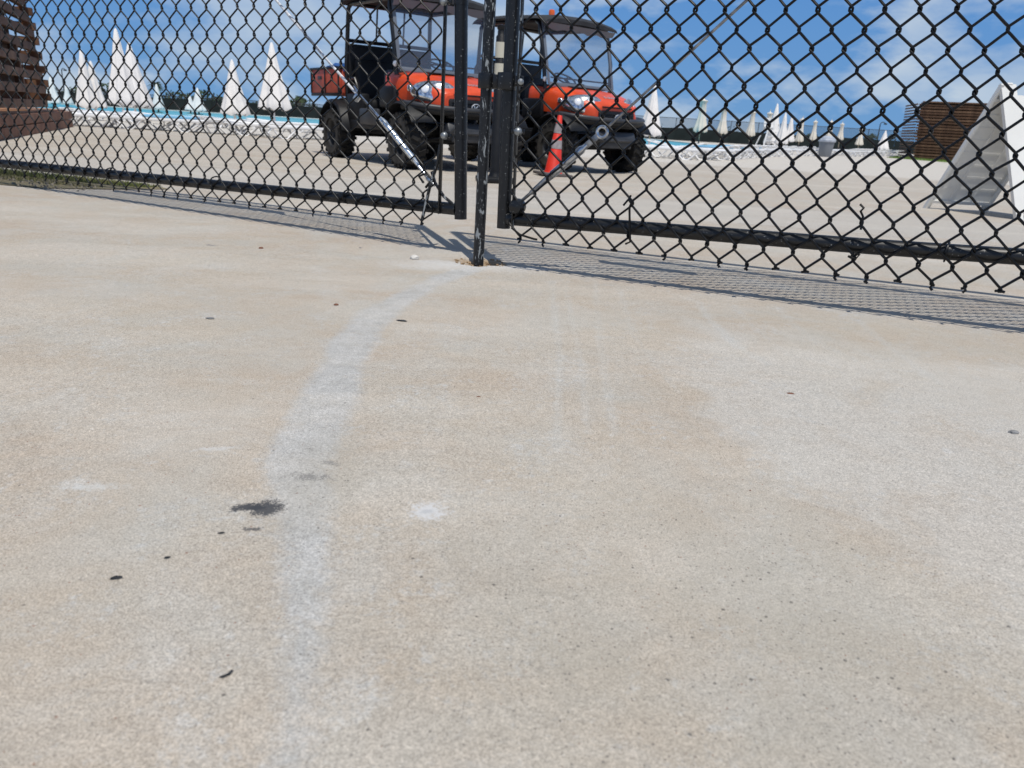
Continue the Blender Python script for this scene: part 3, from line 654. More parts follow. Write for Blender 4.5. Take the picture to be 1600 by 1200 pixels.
tag(gb.build('gravel', M['gravelmix'], smooth=0), 'loose pale gravel beside the grass strip', 'gravel', kind='stuff')

# ------------------------------------------------------------------ utility vehicles
def make_wheel(parent, x, y, side, rad=.325, wd=.25):
    w = bpy.data.objects.new('wheel', None); link(w, parent); w.location = (x, y, rad - .005); w.rotation_euler = (0, random.uniform(0, 1), 0)
    h = wd / 2
    ty = MB().lathe([(.175, -h * .80), (.20, -h * .98), (.26, -h * 1.02), (.292, -h * .90), (.303, -h * .6), (.306, 0), (.303, h * .6), (.292, h * .90), (.26, h * 1.02), (.20, h * .98), (.175, h * .80)], 36, axis='y', caps=False)
    n = 20
    for i in range(n):
        for s, off in ((-1, 0), (1, .5)):
            q = 2 * PI * (i + off) / n; rot = Matrix.Rotation(-q, 3, 'Y')
            ty.box(rot @ Vector((0, s * h * .42, .312)), (.045, h * .80, .026), rot @ Matrix.Rotation(s * R(24), 3, 'Z'), .85)
            ty.box(rot @ Vector((0, s * h * .97, .284)), (.040, .022, .045), rot, .9)
    ty.build('tyre', M['rubber'], w, 30)
    rm = MB().lathe([(.0, side * h * .35), (.05, side * h * .38), (.06, side * h * .55), (.085, side * h * .55), (.11, side * h * .30), (.155, side * h * .35), (.168, side * h * .78), (.180, side * h * .86), (.182, side * h * .6), (.18, -side * h * .7)], 28, axis='y', caps=False)
    for i in range(5):
        q = 2 * PI * i / 5; rm.lathe([(.011, -.01), (.011, .014), (.0, .018)], 8, (math.cos(q) * .072, side * h * .56, math.sin(q) * .072), axis='y')
    rm.build('rim', M['rim'], w)
    MB().lathe([(.195, -.003), (.262, -.002), (.262, .002), (.195, .003)], 36, (0, side * h * 1.015, 0), axis='y', caps=False).build('sidewall_band', M['dusty'], w)
    return w
XF, XR, TRK = 1.0, -1.08, .665
def make_cart(label):
    root = thing('utility_vehicle', label, 'utility vehicle', (0, 0, 0))
    for x in (XF, XR):
        for s in (-1, 1): make_wheel(root, x, s * TRK, s)
    # underbody: frame, floor, rocker panels
    mb = MB(); mb.cbox((0, 0, .42), (2.5, .62, .16), .03); mb.cbox((-.05, 0, .50), (1.05, 1.34, .07), .02)
    for x in (XF, XR):
        mb.tube([(x, -TRK + .06, .33), (x, TRK - .06, .33)], .035, 10)
        for s in (-1, 1):
            mb.tube([(x, s * .52, .36), (x - .04, s * .40, .78)], .032, 10); mb.tube([(x + .22, s * .25, .38), (x, s * .56, .32), (x - .22, s * .25, .38)], .018, 8)
    mb.build('chassis', M['black'], root)
    for s in (-1, 1):
        mb = MB(); mb.cbox((-.05, s * .66, .46), (1.10, .10, .10), .02); mb.cbox((-.50, s * .63, .66), (.50, .12, .36), .03); mb.build('rocker_panel', M['black'], root)
    # hood
    st = [(.30, .62, 1.125, 1.06, .80), (.45, .63, 1.125, 1.05, .78), (.70, .63, 1.10, 1.01, .76), (1.00, .60, 1.05, .95, .74), (1.22, .545, .985, .895, .715), (1.34, .48, .925, .85, .70), (1.385, .42, .885, .825, .705)]
    def prof(x, hw, zt, ze, zb):
        half = [(hw * .985, zb), (hw, zb + (ze - zb) * .5), (hw * .985, ze - .015), (hw * .93, ze + (zt - ze) * .45), (hw * .78, zt - .018), (hw * .5, zt - .004), (0, zt + .006)]
        return [Vector((x + (0 if i > 2 else -.02 * i * (x > 1.2)), y, z)) for i, (y, z) in enumerate(half)] + [Vector((x, -y, z)) for (y, z) in reversed(half[:-1])]
    hood = MB(); rings = [prof(*q) for q in st]; hood.loft(rings, cap=False)
    fr = rings[-1]; fr2 = [Vector((p.x + .012, p.y * .93, .71 + (p.z - .71) * .86)) for p in fr]; hood.loft([fr, fr2], cap=False); o_ = len(hood.v); hood.add(fr2, [tuple(range(len(fr2)))])
    hd_ = hood.build('hood', M['orange'], root, 50)
    MB().cbox((1.405, 0, .852), (.03, .56, .018), .005).build('hood_slot', M['black'], hd_)
    MB().cbox((.80, 0, 1.096), (.14, .60, .012), .005, Matrix.Rotation(R(5), 3, 'Y')).build('hood_vent', M['black'], hd_)
    # wrap-over lip of darker plastic along the wheel arch
    for s in (-1, 1):
        arch = []
        for i in range(13):
            q = PI * (.17 + .80 * i / 12); x = XF + math.cos(q) * .43; z = .36 + math.sin(q) * .40
            arch.append([Vector((x, s * .52, z + .02)), Vector((x, s * .76, z)), Vector((x, s * .80, z - .03)), Vector((x, s * .78, z - .035)), Vector((x, s * .52, z - .02))])
        MB().loft(arch, closed=True).build('front_fender', M['black'], root, 45)
        arch = []
        for i in range(11):
            q = PI * (.0 + i / 10); x = XR + math.cos(q) * .42; z = .40 + math.sin(q) * .36
            arch.append([Vector((x, s * .50, z + .02)), Vector((x, s * .78, z)), Vector((x, s * .80, z - .03)), Vector((x, s * .50, z - .02))])
        MB().loft(arch, closed=True).build('rear_fender', M['black'], root, 45)
        # side body between hood and wheel arch
        MB().cbox((.42, s * .60, .80), (.42, .14, .26), .04).build('side_panel', M['black'], root)
    # grille, badge, bumper
    gr = MB(); gr.cbox((1.37, 0, .700), (.09, .70, .225), .03); g0 = gr.build('grille', M['black'], root)
    for k in range(5): MB().cbox((1.422, 0, .630 + .035 * k), (.014, .62, .010), .003).build('grille_slat', M['blackmetal'], g0)
    bd = MB().tube([(1.436, math.cos(q) * .058, .718 + math.sin(q) * .046) for q in [2 * PI * i / 22 for i in range(22)]], .0075, 6, closed=True)
    bd.cbox((1.436, -.020, .718), (.010, .012, .062), .002, Matrix.Rotation(R(12), 3, 'X')); bd.cbox((1.436, .008, .730), (.010, .012, .046), .002, Matrix.Rotation(R(-48), 3, 'X')); bd.cbox((1.436, .010, .704), (.010, .012, .046), .002, Matrix.Rotation(R(48), 3, 'X'))
    bd.build('badge', M['silver'], g0)
    tx = bpy.data.curves.new('lettering', 'FONT'); tx.body = 'Kubota'; tx.size = .085; tx.extrude = .002; tx.align_x = 'CENTER'; tx.materials.append(M['silver'])
    to = bpy.data.objects.new('lettering_curve', tx); lm_ = bpy.data.meshes.new_from_object(to); bpy.data.objects.remove(to); to = link(bpy.data.objects.new('lettering', lm_), hd_); to.matrix_local = Matrix.Translation((1.285, 0, .967)) @ Matrix.Rotation(R(90), 4, 'Z') @ Matrix.Rotation(R(24), 4, 'X')
    def curve_bar(z0, zd, r, x0, x1, hw, bow=1):
        return [Vector((x0 + (x1 - x0) * math.cos(q) ** .8 if math.cos(q) > 0 else x0, hw * math.sin(q), z0 + zd * (1 - math.cos(q)))) for q in [(-.5 + i / 16) * PI * .999 for i in range(17)]]
    bp_ = MB(); rr = []
    for p in curve_bar(.665, .05, .05, 1.02, 1.47, .74): rr.append(p)
    rings = []
    for p in rr:
        n_ = Vector((p.x - .75, p.y * .55, 0)).normalized(); rings.append([p + n_ * .045 + Vector((0, 0, .02)), p + n_ * .05 + Vector((0, 0, -.02)), p + n_ * .02 + Vector((0, 0, -.055)), p - n_ * .06 + Vector((0, 0, -.055)), p - n_ * .10 + Vector((0, 0, .045)), p + n_ * .01 + Vector((0, 0, .055))])
    bp_.loft(rings, closed=True); bp_.build('front_bumper', M['black'], root, 50)
    MB().tube([p + Vector((.055, 0, .035)) for p in curve_bar(.655, .05, .05, 1.02, 1.45, .74)], .028, 10).build('bumper_trim', M['grey_plastic'], root)
    gd = MB(); gd.tube([(1.30, -.36, .46), (1.50, -.36, .44), (1.545, -.33, .50), (1.54, -.30, .56)], .020, 8); gd.tube([(1.30, .36, .46), (1.50, .36, .44), (1.545, .33, .50), (1.54, .30, .56)], .020, 8)
    gd.tube([(1.50, -.36, .44), (1.50, .36, .44)], .020, 8); gd.cbox((1.36, 0, .45), (.20, .74, .14), .02, Matrix.Rotation(R(-25), 3, 'Y')); gd.cbox((1.43, 0, .40), (.03, .62, .13), .01)
    gd.build('skid_guard', M['grey_plastic'], root)
    # headlights: almond pods wrapping round the corners
    for s in (-1, 1):
        cpt = Vector((1.225, s * .475, .875)); nrm = Vector((.70, s * .60, .42)).normalized(); ax = Vector((-.50, s * .80, .18)); ax = (ax - nrm * ax.dot(nrm)).normalized(); ay = nrm.cross(ax); ay = ay if ay.z > 0 else -ay
        def pt(u, v, k): return cpt + ax * u + ay * v + nrm * k
        out = []; n = 20
        for i in range(n):
            q = 2 * PI * i / n; u = .265 * math.cos(q); v = (.142 - .040 * math.cos(q)) * math.sin(q) * (1 + .15 * math.cos(2 * q)) + .05 * math.cos(q) ** 2 * .3
            out.append((u, v))
        def bend(u): return -u * u * 1.15
        lp = MB().loft([[pt(u * k, v * k, d_ + bend(u * k)) for u, v in out] for k, d_ in ((1.06, -.03), (1.05, .012), (.95, .03), (.70, .042), (.35, .048), (.02, .05))], closed=True)
        hl = lp.build('headlight', M['lamp'], root, 50)
        for (u, r_) in ((-.09, .070), (.065, .050)):
            c0 = pt(u, .0, .046 + bend(u)); rot = nrm.to_track_quat('Z', 'Y').to_matrix()
            q_ = MB(); rr_ = [(r_, 0), (r_ * .9, .006), (r_ * .5, .010), (.0, .012)]
            q_.loft([[c0 + rot @ Vector((a * math.cos(2 * PI * i / 14), a * math.sin(2 * PI * i / 14), hh)) for i in range(14)] for a, hh in rr_], closed=True)
            q_.build('lens', M['lampw'], hl)
        # round turn signal on the flank
        tsg = MB().lathe([(.0, s * .012), (.022, s * .010), (.036, s * .006), (.040, 0), (.040, -s * .02)], 16, (.93, s * .615, .905), axis='y'); tsg.build('turn_signal', M['lamp'], root)
    # cab: seats, dash, wheel
    mb = MB(); mb.cbox((-.42, 0, .70), (.52, 1.18, .16), .05); mb.build('seat', M['seat'], root)
    for s in (-1, 1): MB().cbox((-.70, s * .30, 1.02), (.12, .54, .52), .05, Matrix.Rotation(R(-12), 3, 'Y')).build('backrest', M['seat'], root)
    MB().cbox((-.86, 0, 1.16), (.05, 1.22, .60), .015).build('rear_screen', M['black'], root)
    mb = MB(); mb.cbox((.36, 0, .98), (.44, 1.16, .28), .05); mb.cbox((.22, .30, 1.13), (.24, .30, .10), .03); mb.build('dashboard', M['black'], root)
    sw = MB(); c0 = Vector((.02, .31, 1.245)); tl = Matrix.Rotation(R(-62), 3, 'Y'); sw.tube([c0 + tl @ Vector((0, math.cos(q) * .165, math.sin(q) * .165)) for q in [2 * PI * i / 26 for i in range(26)]], .013, 8, closed=True)
    for q in (.5, 2.6, 4.7): sw.tube([c0, c0 + tl @ Vector((0, math.cos(q) * .16, math.sin(q) * .16))], .010, 6)
    sw.tube([c0, c0 + Vector((.22, 0, -.15))], .022, 8); sw.build('steering_wheel', M['black'], root)
    MB().tube([(-.15, -.02, .80), (-.12, -.02, 1.02), (-.13, -.02, 1.05)], [.012, .012, .024], 8).build('gear_lever', M['silver'], root)
    # protective frame
    tb = MB(); Rr = .028
    for s in (-1, 1):
        tb.tube([(.64, s * .63, 1.05), (.59, s * .65, 1.45), (.49, s * .65, 1.80), (.44, s * .62, 1.87), (.34, s * .59, 1.91)], Rr, 10)
        tb.tube([(-.90, s * .60, .55), (-.90, s * .62, 1.2), (-.86, s * .60, 1.88), (-.80, s * .59, 1.93)], Rr, 10)
        tb.tube([(.34, s * .59, 1.91), (-.80, s * .59, 1.93)], Rr, 10)
        tb.tube([(-.88, s * .61, 1.02), (-.50, s * .67, 1.02), (-.40, s * .67, .90), (-.40, s * .67, .62)], .020, 8)
    for x, z in ((.34, 1.91), (-.80, 1.93), (-.89, 1.50), (-.90, .95)): tb.tube([(x, -.60, z), (x, .60, z)], .024, 8)
    tb.tube([(-.88, -.20, 1.50), (-.84, -.20, 1.93)], .012, 6); tb.tube([(-.88, .20, 1.50), (-.84, .20, 1.93)], .012, 6)
    tb.build('roll_frame', M['blackmetal'], root)
    # hazy windscreen with a grey border
    ws = [Vector((.66, -.63, 1.10)), Vector((.66, .63, 1.10)), Vector((.46, .635, 1.89)), Vector((.46, -.635, 1.89))]
    nn_ = (ws[1] - ws[0]).cross(ws[3] - ws[0]).normalized()
    if nn_.x < 0: nn_ = -nn_
    w_ = MB(); w_.loft([[p + nn_ * .035 for p in ws], [p + nn_ * .040 for p in ws]], closed=True); wso = w_.build('windscreen', M['clear'], root, 0)
    fm = MB()
    for i in range(4):
        a = ws[i] + nn_ * .045; b_ = ws[(i + 1) % 4] + nn_ * .045; ctr = sum(ws, Vector()) / 4; a = a + (ctr - a) * .015; b_ = b_ + (ctr - b_) * .015
        fm.cbox((a + b_) / 2, ((b_ - a).length, .05 if i % 2 == 0 else .045, .008), .003, basis(b_ - a, nn_))
    fm.build('windscreen_frame', M['clearframe'], wso)
    MB().cbox((.66, 0, 1.20), (.012, 1.12, .02), .003).build('wiper_bar', M['black'], wso)
    # canvas roof with a drooping valance
    rf = []
    for (x, dz, k) in ((.64, -.06, 1.0), (.54, -.01, 1.0), (-.20, .03, 1.01), (-.86, .035, 1.0), (-.98, -.01, .99)):
        rf.append([Vector((x, y * k, z + dz)) for y, z in ((-.69, 1.925), (-.66, 1.965), (-.40, 2.0), (0, 2.012), (.40, 2.0), (.66, 1.965), (.69, 1.925), (.64, 1.935), (0, 1.955), (-.64, 1.935))])
    ro = MB().loft(rf, closed=True).build('roof', M['canvas'], root, 50)
    vl = []
    for i in range(17):
        y = -.66 + 1.32 * i / 16; vl.append([Vector((.625, y, 1.875)), Vector((.58 + .01 * math.sin(i * 2.3), y, 1.80 + .014 * math.sin(i * 1.7))), Vector((.572 + .01 * math.sin(i * 2.3), y, 1.80 + .014 * math.sin(i * 1.7))), Vector((.617, y, 1.875))])
    MB().loft(vl, closed=True).build('roof_valance', M['clearframe'], ro)
    bc = MB().lathe([(.052, 0), (.052, .012), (.042, .016), (.044, .07), (.036, .095), (.0, .105)], 16, (.20, -.20, 2.0)); bc.build('beacon', M['amber'], root)
    MB().lathe([(.058, -.02), (.058, .014), (.03, .016)], 16, (.20, -.20, 1.995)).build('beacon_base', M['black'], root)
    # tipping bed
    bed = MB(); x0, x1, hw, zb, zt = -2.02, -.98, .68, .84, 1.15
    bed.cbox(((x0 + x1) / 2, 0, zb), (x1 - x0, hw * 2, .04), .01)
    for s in (-1, 1): bed.cbox(((x0 + x1) / 2, s * hw, (zb + zt) / 2), (x1 - x0, .035, zt - zb), .012)
    bed.cbox((x0, 0, (zb + zt) / 2), (.035, hw * 2 - .04, zt - zb), .012); bed.cbox((x1, 0, (zb + zt) / 2), (.035, hw * 2 - .04, zt - zb), .012)
    bo = bed.build('cargo_bed', M['faded'], root)
    tr = MB()
    for s in (-1, 1):
        tr.cbox(((x0 + x1) / 2, s * hw, zt + .012), (x1 - x0 + .06, .055, .03), .008)
        for x in (x0 + .01, (x0 + x1) / 2 + .02, x1 - .01): tr.cbox((x, s * (hw + .022), (zb + zt) / 2), (.035, .014, zt - zb), .004)
        tr.cbox(((x0 + x1) / 2, s * (hw + .012), zb - .02), (x1 - x0, .03, .04), .008)
    tr.cbox((x0, 0, zt + .012), (.055, hw * 2, .03), .008); tr.cbox((x1, 0, zt + .012), (.055, hw * 2, .03), .008)
    tr.build('bed_trim', M['black'], bo)
    for s in (-1, 1): MB().cbox((-1.68, s * (hw + .020), 1.04), (.16, .004, .045), .001).build('bed_decal', M['grey_plastic'], bo)
    rk = MB(); 
    for s in (-1, 1): rk.tube([(-.98, s * .60, 1.12), (-.97, s * .60, 1.34), (-.97, s * .56, 1.40), (-.97, s * .30, 1.42)], .016, 8)
    rk.tube([(-.97, -.56, 1.40), (-.97, .56, 1.40)], .016, 8); rk.tube([(-.97, -.6, 1.26), (-.97, .6, 1.26)], .012, 8); rk.build('bed_guard', M['blackmetal'], bo)
    # rear lump: engine cover, exhaust
    MB().cbox((-1.35, 0, .64), (.80, .86, .32), .06).build('engine_cover', M['black'], root)
    MB().cbox((.02, -.70, .56), (.55, .06, .20), .03).build('side_step', M['grey_plastic'], root)
    MB().cbox((.02, .70, .56), (.55, .06, .20), .03).build('side_step', M['grey_plastic'], root)
    MB().lathe([(.0, -.02), (.030, -.018), (.034, 0), (.0, .006)], 14, (.66, -.655, 1.17), axis='x').build('side_mirror', M['silver'], root)
    return root
def place_cart(o, fr_wheel, heading):
    """put the cart so that its front right tyre stands at fr_wheel"""
    hd = Vector(heading).normalized(); a = math.atan2(hd.y, hd.x); right = Vector((hd.y, -hd.x))
    p = Vector(fr_wheel) - hd * XF - right * TRK; o.location = (p.x, p.y, GFAR); o.rotation_euler = (0, 0, a)
cart = make_cart('nearer orange utility cart parked behind the left gate leaf, its bed showing')
place_cart(cart, (-1.40, 9.45), (.575, -.818))
cart2 = copy_tree(cart); cart2['label'] = 'farther orange utility cart behind the right gate leaf, behind the traffic cone'
place_cart(cart2, (.42, 10.80), (.655, -.755))
for c0 in (cart, cart2): c0['group'] = 'orange utility vehicles parked inside the gate'
# blue tarp bundle riding in the nearer cart's bed
tp = MB(); rr = []
for i in range(9):
    u = i / 8; rr.append([Vector((-.30 + .6 * u, .22 * math.cos(q) * (1 + .2 * math.sin(i * 2 + q * 3)), .08 + .085 * math.sin(q) * (1 + .2 * math.sin(i * 3 + q * 2)))) * (1 if 0 < i < 8 else 1) for q in [2 * PI * k / 12 for k in range(12)]])
tp.loft(rr, closed=True); o = tp.build('tarp_bundle', M['hose'], None, 50); tag(o, 'blue folded tarp poking above the bed of the nearer cart', 'tarp')
o.matrix_world = Matrix.Translation(cart.location) @ Matrix.Rotation(cart.rotation_euler.z, 4, 'Z') @ Matrix.Translation((-1.25, -.42, 1.08))

# ------------------------------------------------------------------ cone, delineator, sandwich board
cn = thing('traffic_cone', 'orange traffic cone with two dirty grey bands before the farther cart', 'traffic cone', (.345, 9.75, GFAR), .3); cn.rotation_euler = (0, R(3.5), .3)
MB().cbox((0, 0, .02), (.40, .38, .035), .012).build('base', M['conebase'], cn)
def cr(z): return .104 - (.104 - .026) * (z - .03) / .67
def cs(z0, z1, e=0, cap=False): return [(cr(z0) + e, z0), (cr(z1) + e, z1)]
MB().lathe([(.12, .03), (.107, .05)] + cs(.06, .70) + [(.022, .705), (.0, .706)], 28).build('body', M['cone'], cn)
MB().lathe(cs(.32, .42, .003), 28, caps=False).build('reflective_band', M['conegrey'], cn)
MB().lathe(cs(.50, .61, .003), 28, caps=False).build('reflective_band', M['conegrey'], cn)
dl = thing('delineator_post', 'black tubular delineator post with cream bands, seen between the gate leaves', 'delineator', tuple(at(773, 284, 8.06).xy) + (GFAR,), .2)
MB().cbox((0, 0, .03), (.36, .34, .06), .02).build('base', M['black'], dl)
MB().lathe([(.07, .06), (.058, .09), (.055, .11), (.052, 1.36), (.040, 1.375), (.038, 1.42), (.046, 1.43), (.046, 1.46), (.0, 1.47)], 22).build('tube', M['black'], dl)
MB().lathe([(.0555, 1.17), (.0555, 1.31)], 22, caps=False).build('reflective_band', M['cream'], dl)
MB().lathe([(.0555, .99), (.0555, 1.12)], 22, caps=False).build('reflective_band', M['cream'], dl)

sg = thing('sandwich_board', 'white plastic sandwich board standing open at the right edge', 'sandwich board', (0, 0, 0))
Aq = Vector((4.05, 8.02, GFAR)); Wq = Vector((4.50, 7.20, GFAR)); e_ = Vector((.66, .045, 0)); Tq = Vector(((Aq.x + Wq.x) / 2, (Aq.y + Wq.y) / 2, GFAR + 1.17)); Tq = Vector((Tq.x + .02, Tq.y, Tq.z))
def leaf(foot, outward, name):
    """moulded plastic leaf: face sheet, rim, stiffening ribs on the inside, feet, handle cut-out"""
    up = (Tq - foot); H_ = up.length; upn = up.normalized(); en = e_.normalized(); W_ = e_.length; n_ = en.cross(upn).normalized()
    if n_.dot(outward) < 0: n_ = -n_
    Q = lambda u, v, k=0: foot + en * u + upn * v + n_ * k
    def slab(mb, u0, u1, v0, v1, k0, k1):
        mb.add([Q(u0, v0, k0), Q(u1, v0, k0), Q(u1, v1, k0), Q(u0, v1, k0), Q(u0, v0, k1), Q(u1, v0, k1), Q(u1, v1, k1), Q(u0, v1, k1)], [(0, 3, 2, 1), (4, 5, 6, 7), (0, 1, 5, 4), (1, 2, 6, 5), (2, 3, 7, 6), (3, 0, 4, 7)])
    p = MB(); hw0, hw1 = W_ * .22, W_ * .78
    slab(p, .0, W_, .07, H_ - .10, 0, .008); slab(p, 0, hw0, H_ - .10, H_, 0, .008); slab(p, hw1, W_, H_ - .10, H_, 0, .008); slab(p, hw0, hw1, H_ - .045, H_ - .0, -.012, .010) if False else None
    fc = p.build(name, M['signplastic'], sg, 0)
    r_ = MB()
    slab(r_, 0, .028, 0, H_ - .002, -.030, -.001); slab(r_, W_ - .028, W_, 0, H_ - .002, -.030, -.001); slab(r_, .028, W_ - .028, .07, .10, -.026, -.001); slab(r_, .028, W_ - .028, H_ - .16, H_ - .13, -.026, -.001)
    r_.build('rim', M['signplastic'], fc, 0)
    b_ = MB()
    for k in range(1, 8): slab(b_, .030, W_ - .030, .10 + (H_ - .27) * k / 8, .112 + (H_ - .27) * k / 8, -.0035, -.0012)
    for k in (1, 2): slab(b_, W_ * k / 3 - .012, W_ * k / 3 + .012, .102, H_ - .162, -.006, -.0014)
    b_.build('ribs', M['signplastic'], fc, 0)
    for a_ in (.0, W_ - .07): f_ = MB(); slab(f_, a_, a_ + .07, -.0, .069, .0, .009); f_.build('foot', M['signplastic'], fc, 0)
leaf(Aq, Vector((-1, .6, 0)), 'rear_leaf'); leaf(Wq, Vector((.3, -1, 0)), 'front_leaf')
hg = MB()
for k in (.06, .60): hg.tube([Tq + e_.normalized() * k, Tq + e_.normalized() * (k + .05)], .014, 8)
hg.build('hinge', M['signplastic'], sg)

# ------------------------------------------------------------------ timber towers
def tower(name, label, corner, d, nrm, length, depth, courses, period, thick, batter, m1, m2, z0, gaps=1.0, start=0.0, end_step=.04, posts=()):
    """stack of horizontal boards with open gaps; d runs along the long face, nrm points out of it"""
    root = thing(name, label, 'timber tower', (corner[0], corner[1], z0), math.atan2(d[1], d[0]))
    # local x = along d (towards the corner end = 0, body runs to -length), local y = inward
    sgn = 1 if (Vector((d[0], d[1], 0)).cross(Vector((nrm[0], nrm[1], 0)))).z < 0 else -1   # inward y direction
    cache = {}
    def board(size, loc, rz, m):
        key = (round(size[0], 2), round(size[1], 2), round(size[2], 2), m.name)
        if key not in cache: cache[key] = MB().cbox((0, 0, 0), size, .006).mesh('board', m, 0)
        o = bpy.data.objects.new('board', cache[key]); link(o, root); o.location = loc; o.rotation_euler = (random.uniform(-.006, .006), 0, rz + random.uniform(-.006, .006))
    for k in range(courses):
        z = period * (k + .5); ins = batter * k; xe = -end_step * k; L_ = length - 2 * end_step * k; jit = random.uniform(-.03, .03)
        ma = m1 if random.random() < .55 else m2
        board((L_, .10, thick), (xe - L_ / 2 + jit, sgn * (ins + .05), z), 0, ma)
        board((L_, .10, thick), (xe - L_ / 2 - jit, sgn * (depth - ins - .05), z + period / 2), 0, ma)
        board((L_ - .75, .08, .215), (xe - .75 - (L_ - .75) / 2, sgn * (ins + .30), z + period / 2 + .03), 0, m1)
        dl_ = depth - 2 * ins
        board((dl_ + .12, .10, thick), (xe - .07 + random.uniform(-.02, .03), sgn * depth / 2, z + period / 2 - .004), PI / 2, m2 if k % 3 else m1)
        board((dl_ + .12, .10, thick), (xe - L_ + .07, sgn * depth / 2, z + period / 2 - .004), PI / 2, m1)
        nb = max(1, int(L_ / gaps))
        for j in range(1, nb): board((.10, .12, period - thick), (xe - L_ * j / nb - .0, sgn * (ins + .06), z + period / 2), 0, m1)
    for (x, w_) in posts:
        board((w_, .09, period * courses), (x, sgn * (batter * courses / 2 + .16), period * courses / 2), 0, m1)
    return root
d1 = Vector((-.385, .923)); n1_ = Vector((.923, .385))
P0 = Vector((-6.78, 10.26)); P2 = Vector((-9.55, 16.9))
# plinth the left tower stands on
pl = thing('timber_plinth', 'long low timber plinth under the left board tower, at the left edge', 'plinth', (P2.x, P2.y, GFAR), math.atan2(d1.y, d1.x))
for k, (zz, hh, yy) in enumerate(((.075, .15, .05), (.235, .155, .062))):
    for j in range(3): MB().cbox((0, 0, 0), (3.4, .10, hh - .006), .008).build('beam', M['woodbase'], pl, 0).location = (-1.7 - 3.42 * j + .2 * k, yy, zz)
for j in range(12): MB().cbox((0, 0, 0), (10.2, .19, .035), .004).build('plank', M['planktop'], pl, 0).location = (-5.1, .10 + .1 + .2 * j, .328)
for k, zz in enumerate((.075, .235)): MB().cbox((0, 0, 0), (.10, 2.6, .149), .008).build('beam', M['woodbase'], pl, 0).location = (-.06, 1.42, zz)
tower('board_tower', 'tall tapering tower of stacked brown boards at the left edge', (-8.62, 14.55), d1, n1_, 6.0, 2.2, 17, .225, .125, .012, M['wood'], M['wood2'], GFAR + .345, gaps=1.9, end_step=.050)
c0 = at(1426, 243, 48); d2 = (at(1405, 238, 54) - c0).xy.normalized(); c1 = at(1530, 250, 46.4); dF = (c1 - c0).xy.normalized()
def right_tower():
    root = thing('slatted_shelter', 'brown slatted timber shelter with see-through left side, beyond the sandwich board', 'timber shelter', (c0.x, c0.y, GFAR), math.atan2(dF.y, dF.x))
    rz_in = Vector((-dF.y, dF.x)); n = 19; per = .162
    x_end = (c1 - c0).xy.length + .6; back = 3.6
    mF = {}
    def bd(size, loc, rz, m):
        key = (round(size[0], 1), size[1], size[2], m.name)
        if key not in mF: mF[key] = MB().cbox((0, 0, 0), (key[0], key[1], key[2]), .006).mesh('board', m, 0)
        o = bpy.data.objects.new('board', mF[key]); link(o, root); o.location = loc; o.rotation_euler = (0, 0, rz)
    for k in range(n):
        z = .08 + per * k; t_ = k / (n - 1); xl = -.26 * t_; ma = (M['wood'], M['wood2'], M['wood'])[k % 3]
        bd((x_end - xl, .06, .105), (xl + (x_end - xl) / 2 + random.uniform(-.03, .03), .10 * t_, z + random.uniform(-.01, .01)), 0, ma)
        bd((x_end - xl - .1, .06, .105), (xl + (x_end - xl) / 2 + .05, .34 + .10 * t_, z + per / 2), 0, M['wood'])
        # left side boards run back at an angle, with open gaps between them
        x0_, y0_, x1_, y1_ = xl - .04, .06 + .1 * t_, -.95 - .12 * t_, back - .3 * t_
        dx, dy = x1_ - x0_, y1_ - y0_; bd((math.hypot(dx, dy), .05, .085), (x0_ + dx / 2, y0_ + dy / 2, z + .02), math.atan2(dy, dx), M['wood2'])
    for x in (.12, 1.25, 2.5, x_end - .2):
        bd((.14, .10, per * n), (x, .20, per * n / 2), 0, M['wood'])
    bd((x_end + .1, .5, .08), (x_end / 2, .28, per * n + .07), 0, M['wood2'])
    return root
right_tower()
gpz = [at(1385, 247, 43), at(1500, 262, 38), at(1640, 270, 38), at(1640, 262, 47), at(1500, 250, 49), at(1400, 240, 53)]
tag(MB().add([(p.x, p.y, GFAR + .006) for p in gpz], [(0, 1, 2, 3, 4, 5)]).build('lawn', mat('lawn_turf', (.13, .19, .05), .95, 0, .1, .2, 1.2), smooth=0), kind='structure')
gb = MB()
for i in range(2600):
    u, v = random.random(), random.random(); a = Vector(gpz[0]).lerp(gpz[2], u); b_ = Vector(gpz[5]).lerp(gpz[3], u); p = a.lerp(b_, v); q = random.random() * PI; hh = random.uniform(.03, .08); l = .02
    gb.add([(p.x - l * math.cos(q), p.y - l * math.sin(q), GFAR), (p.x + l * math.cos(q), p.y + l * math.sin(q), GFAR), (p.x, p.y, GFAR + hh)], [(0, 1, 2)])
tag(gb.build('grass', mat('lawn_blades', (.14, .20, .05), .9, 0, .1, .3, 1), smooth=0), 'green turf in front of the slatted shelter', 'grass', kind='stuff')

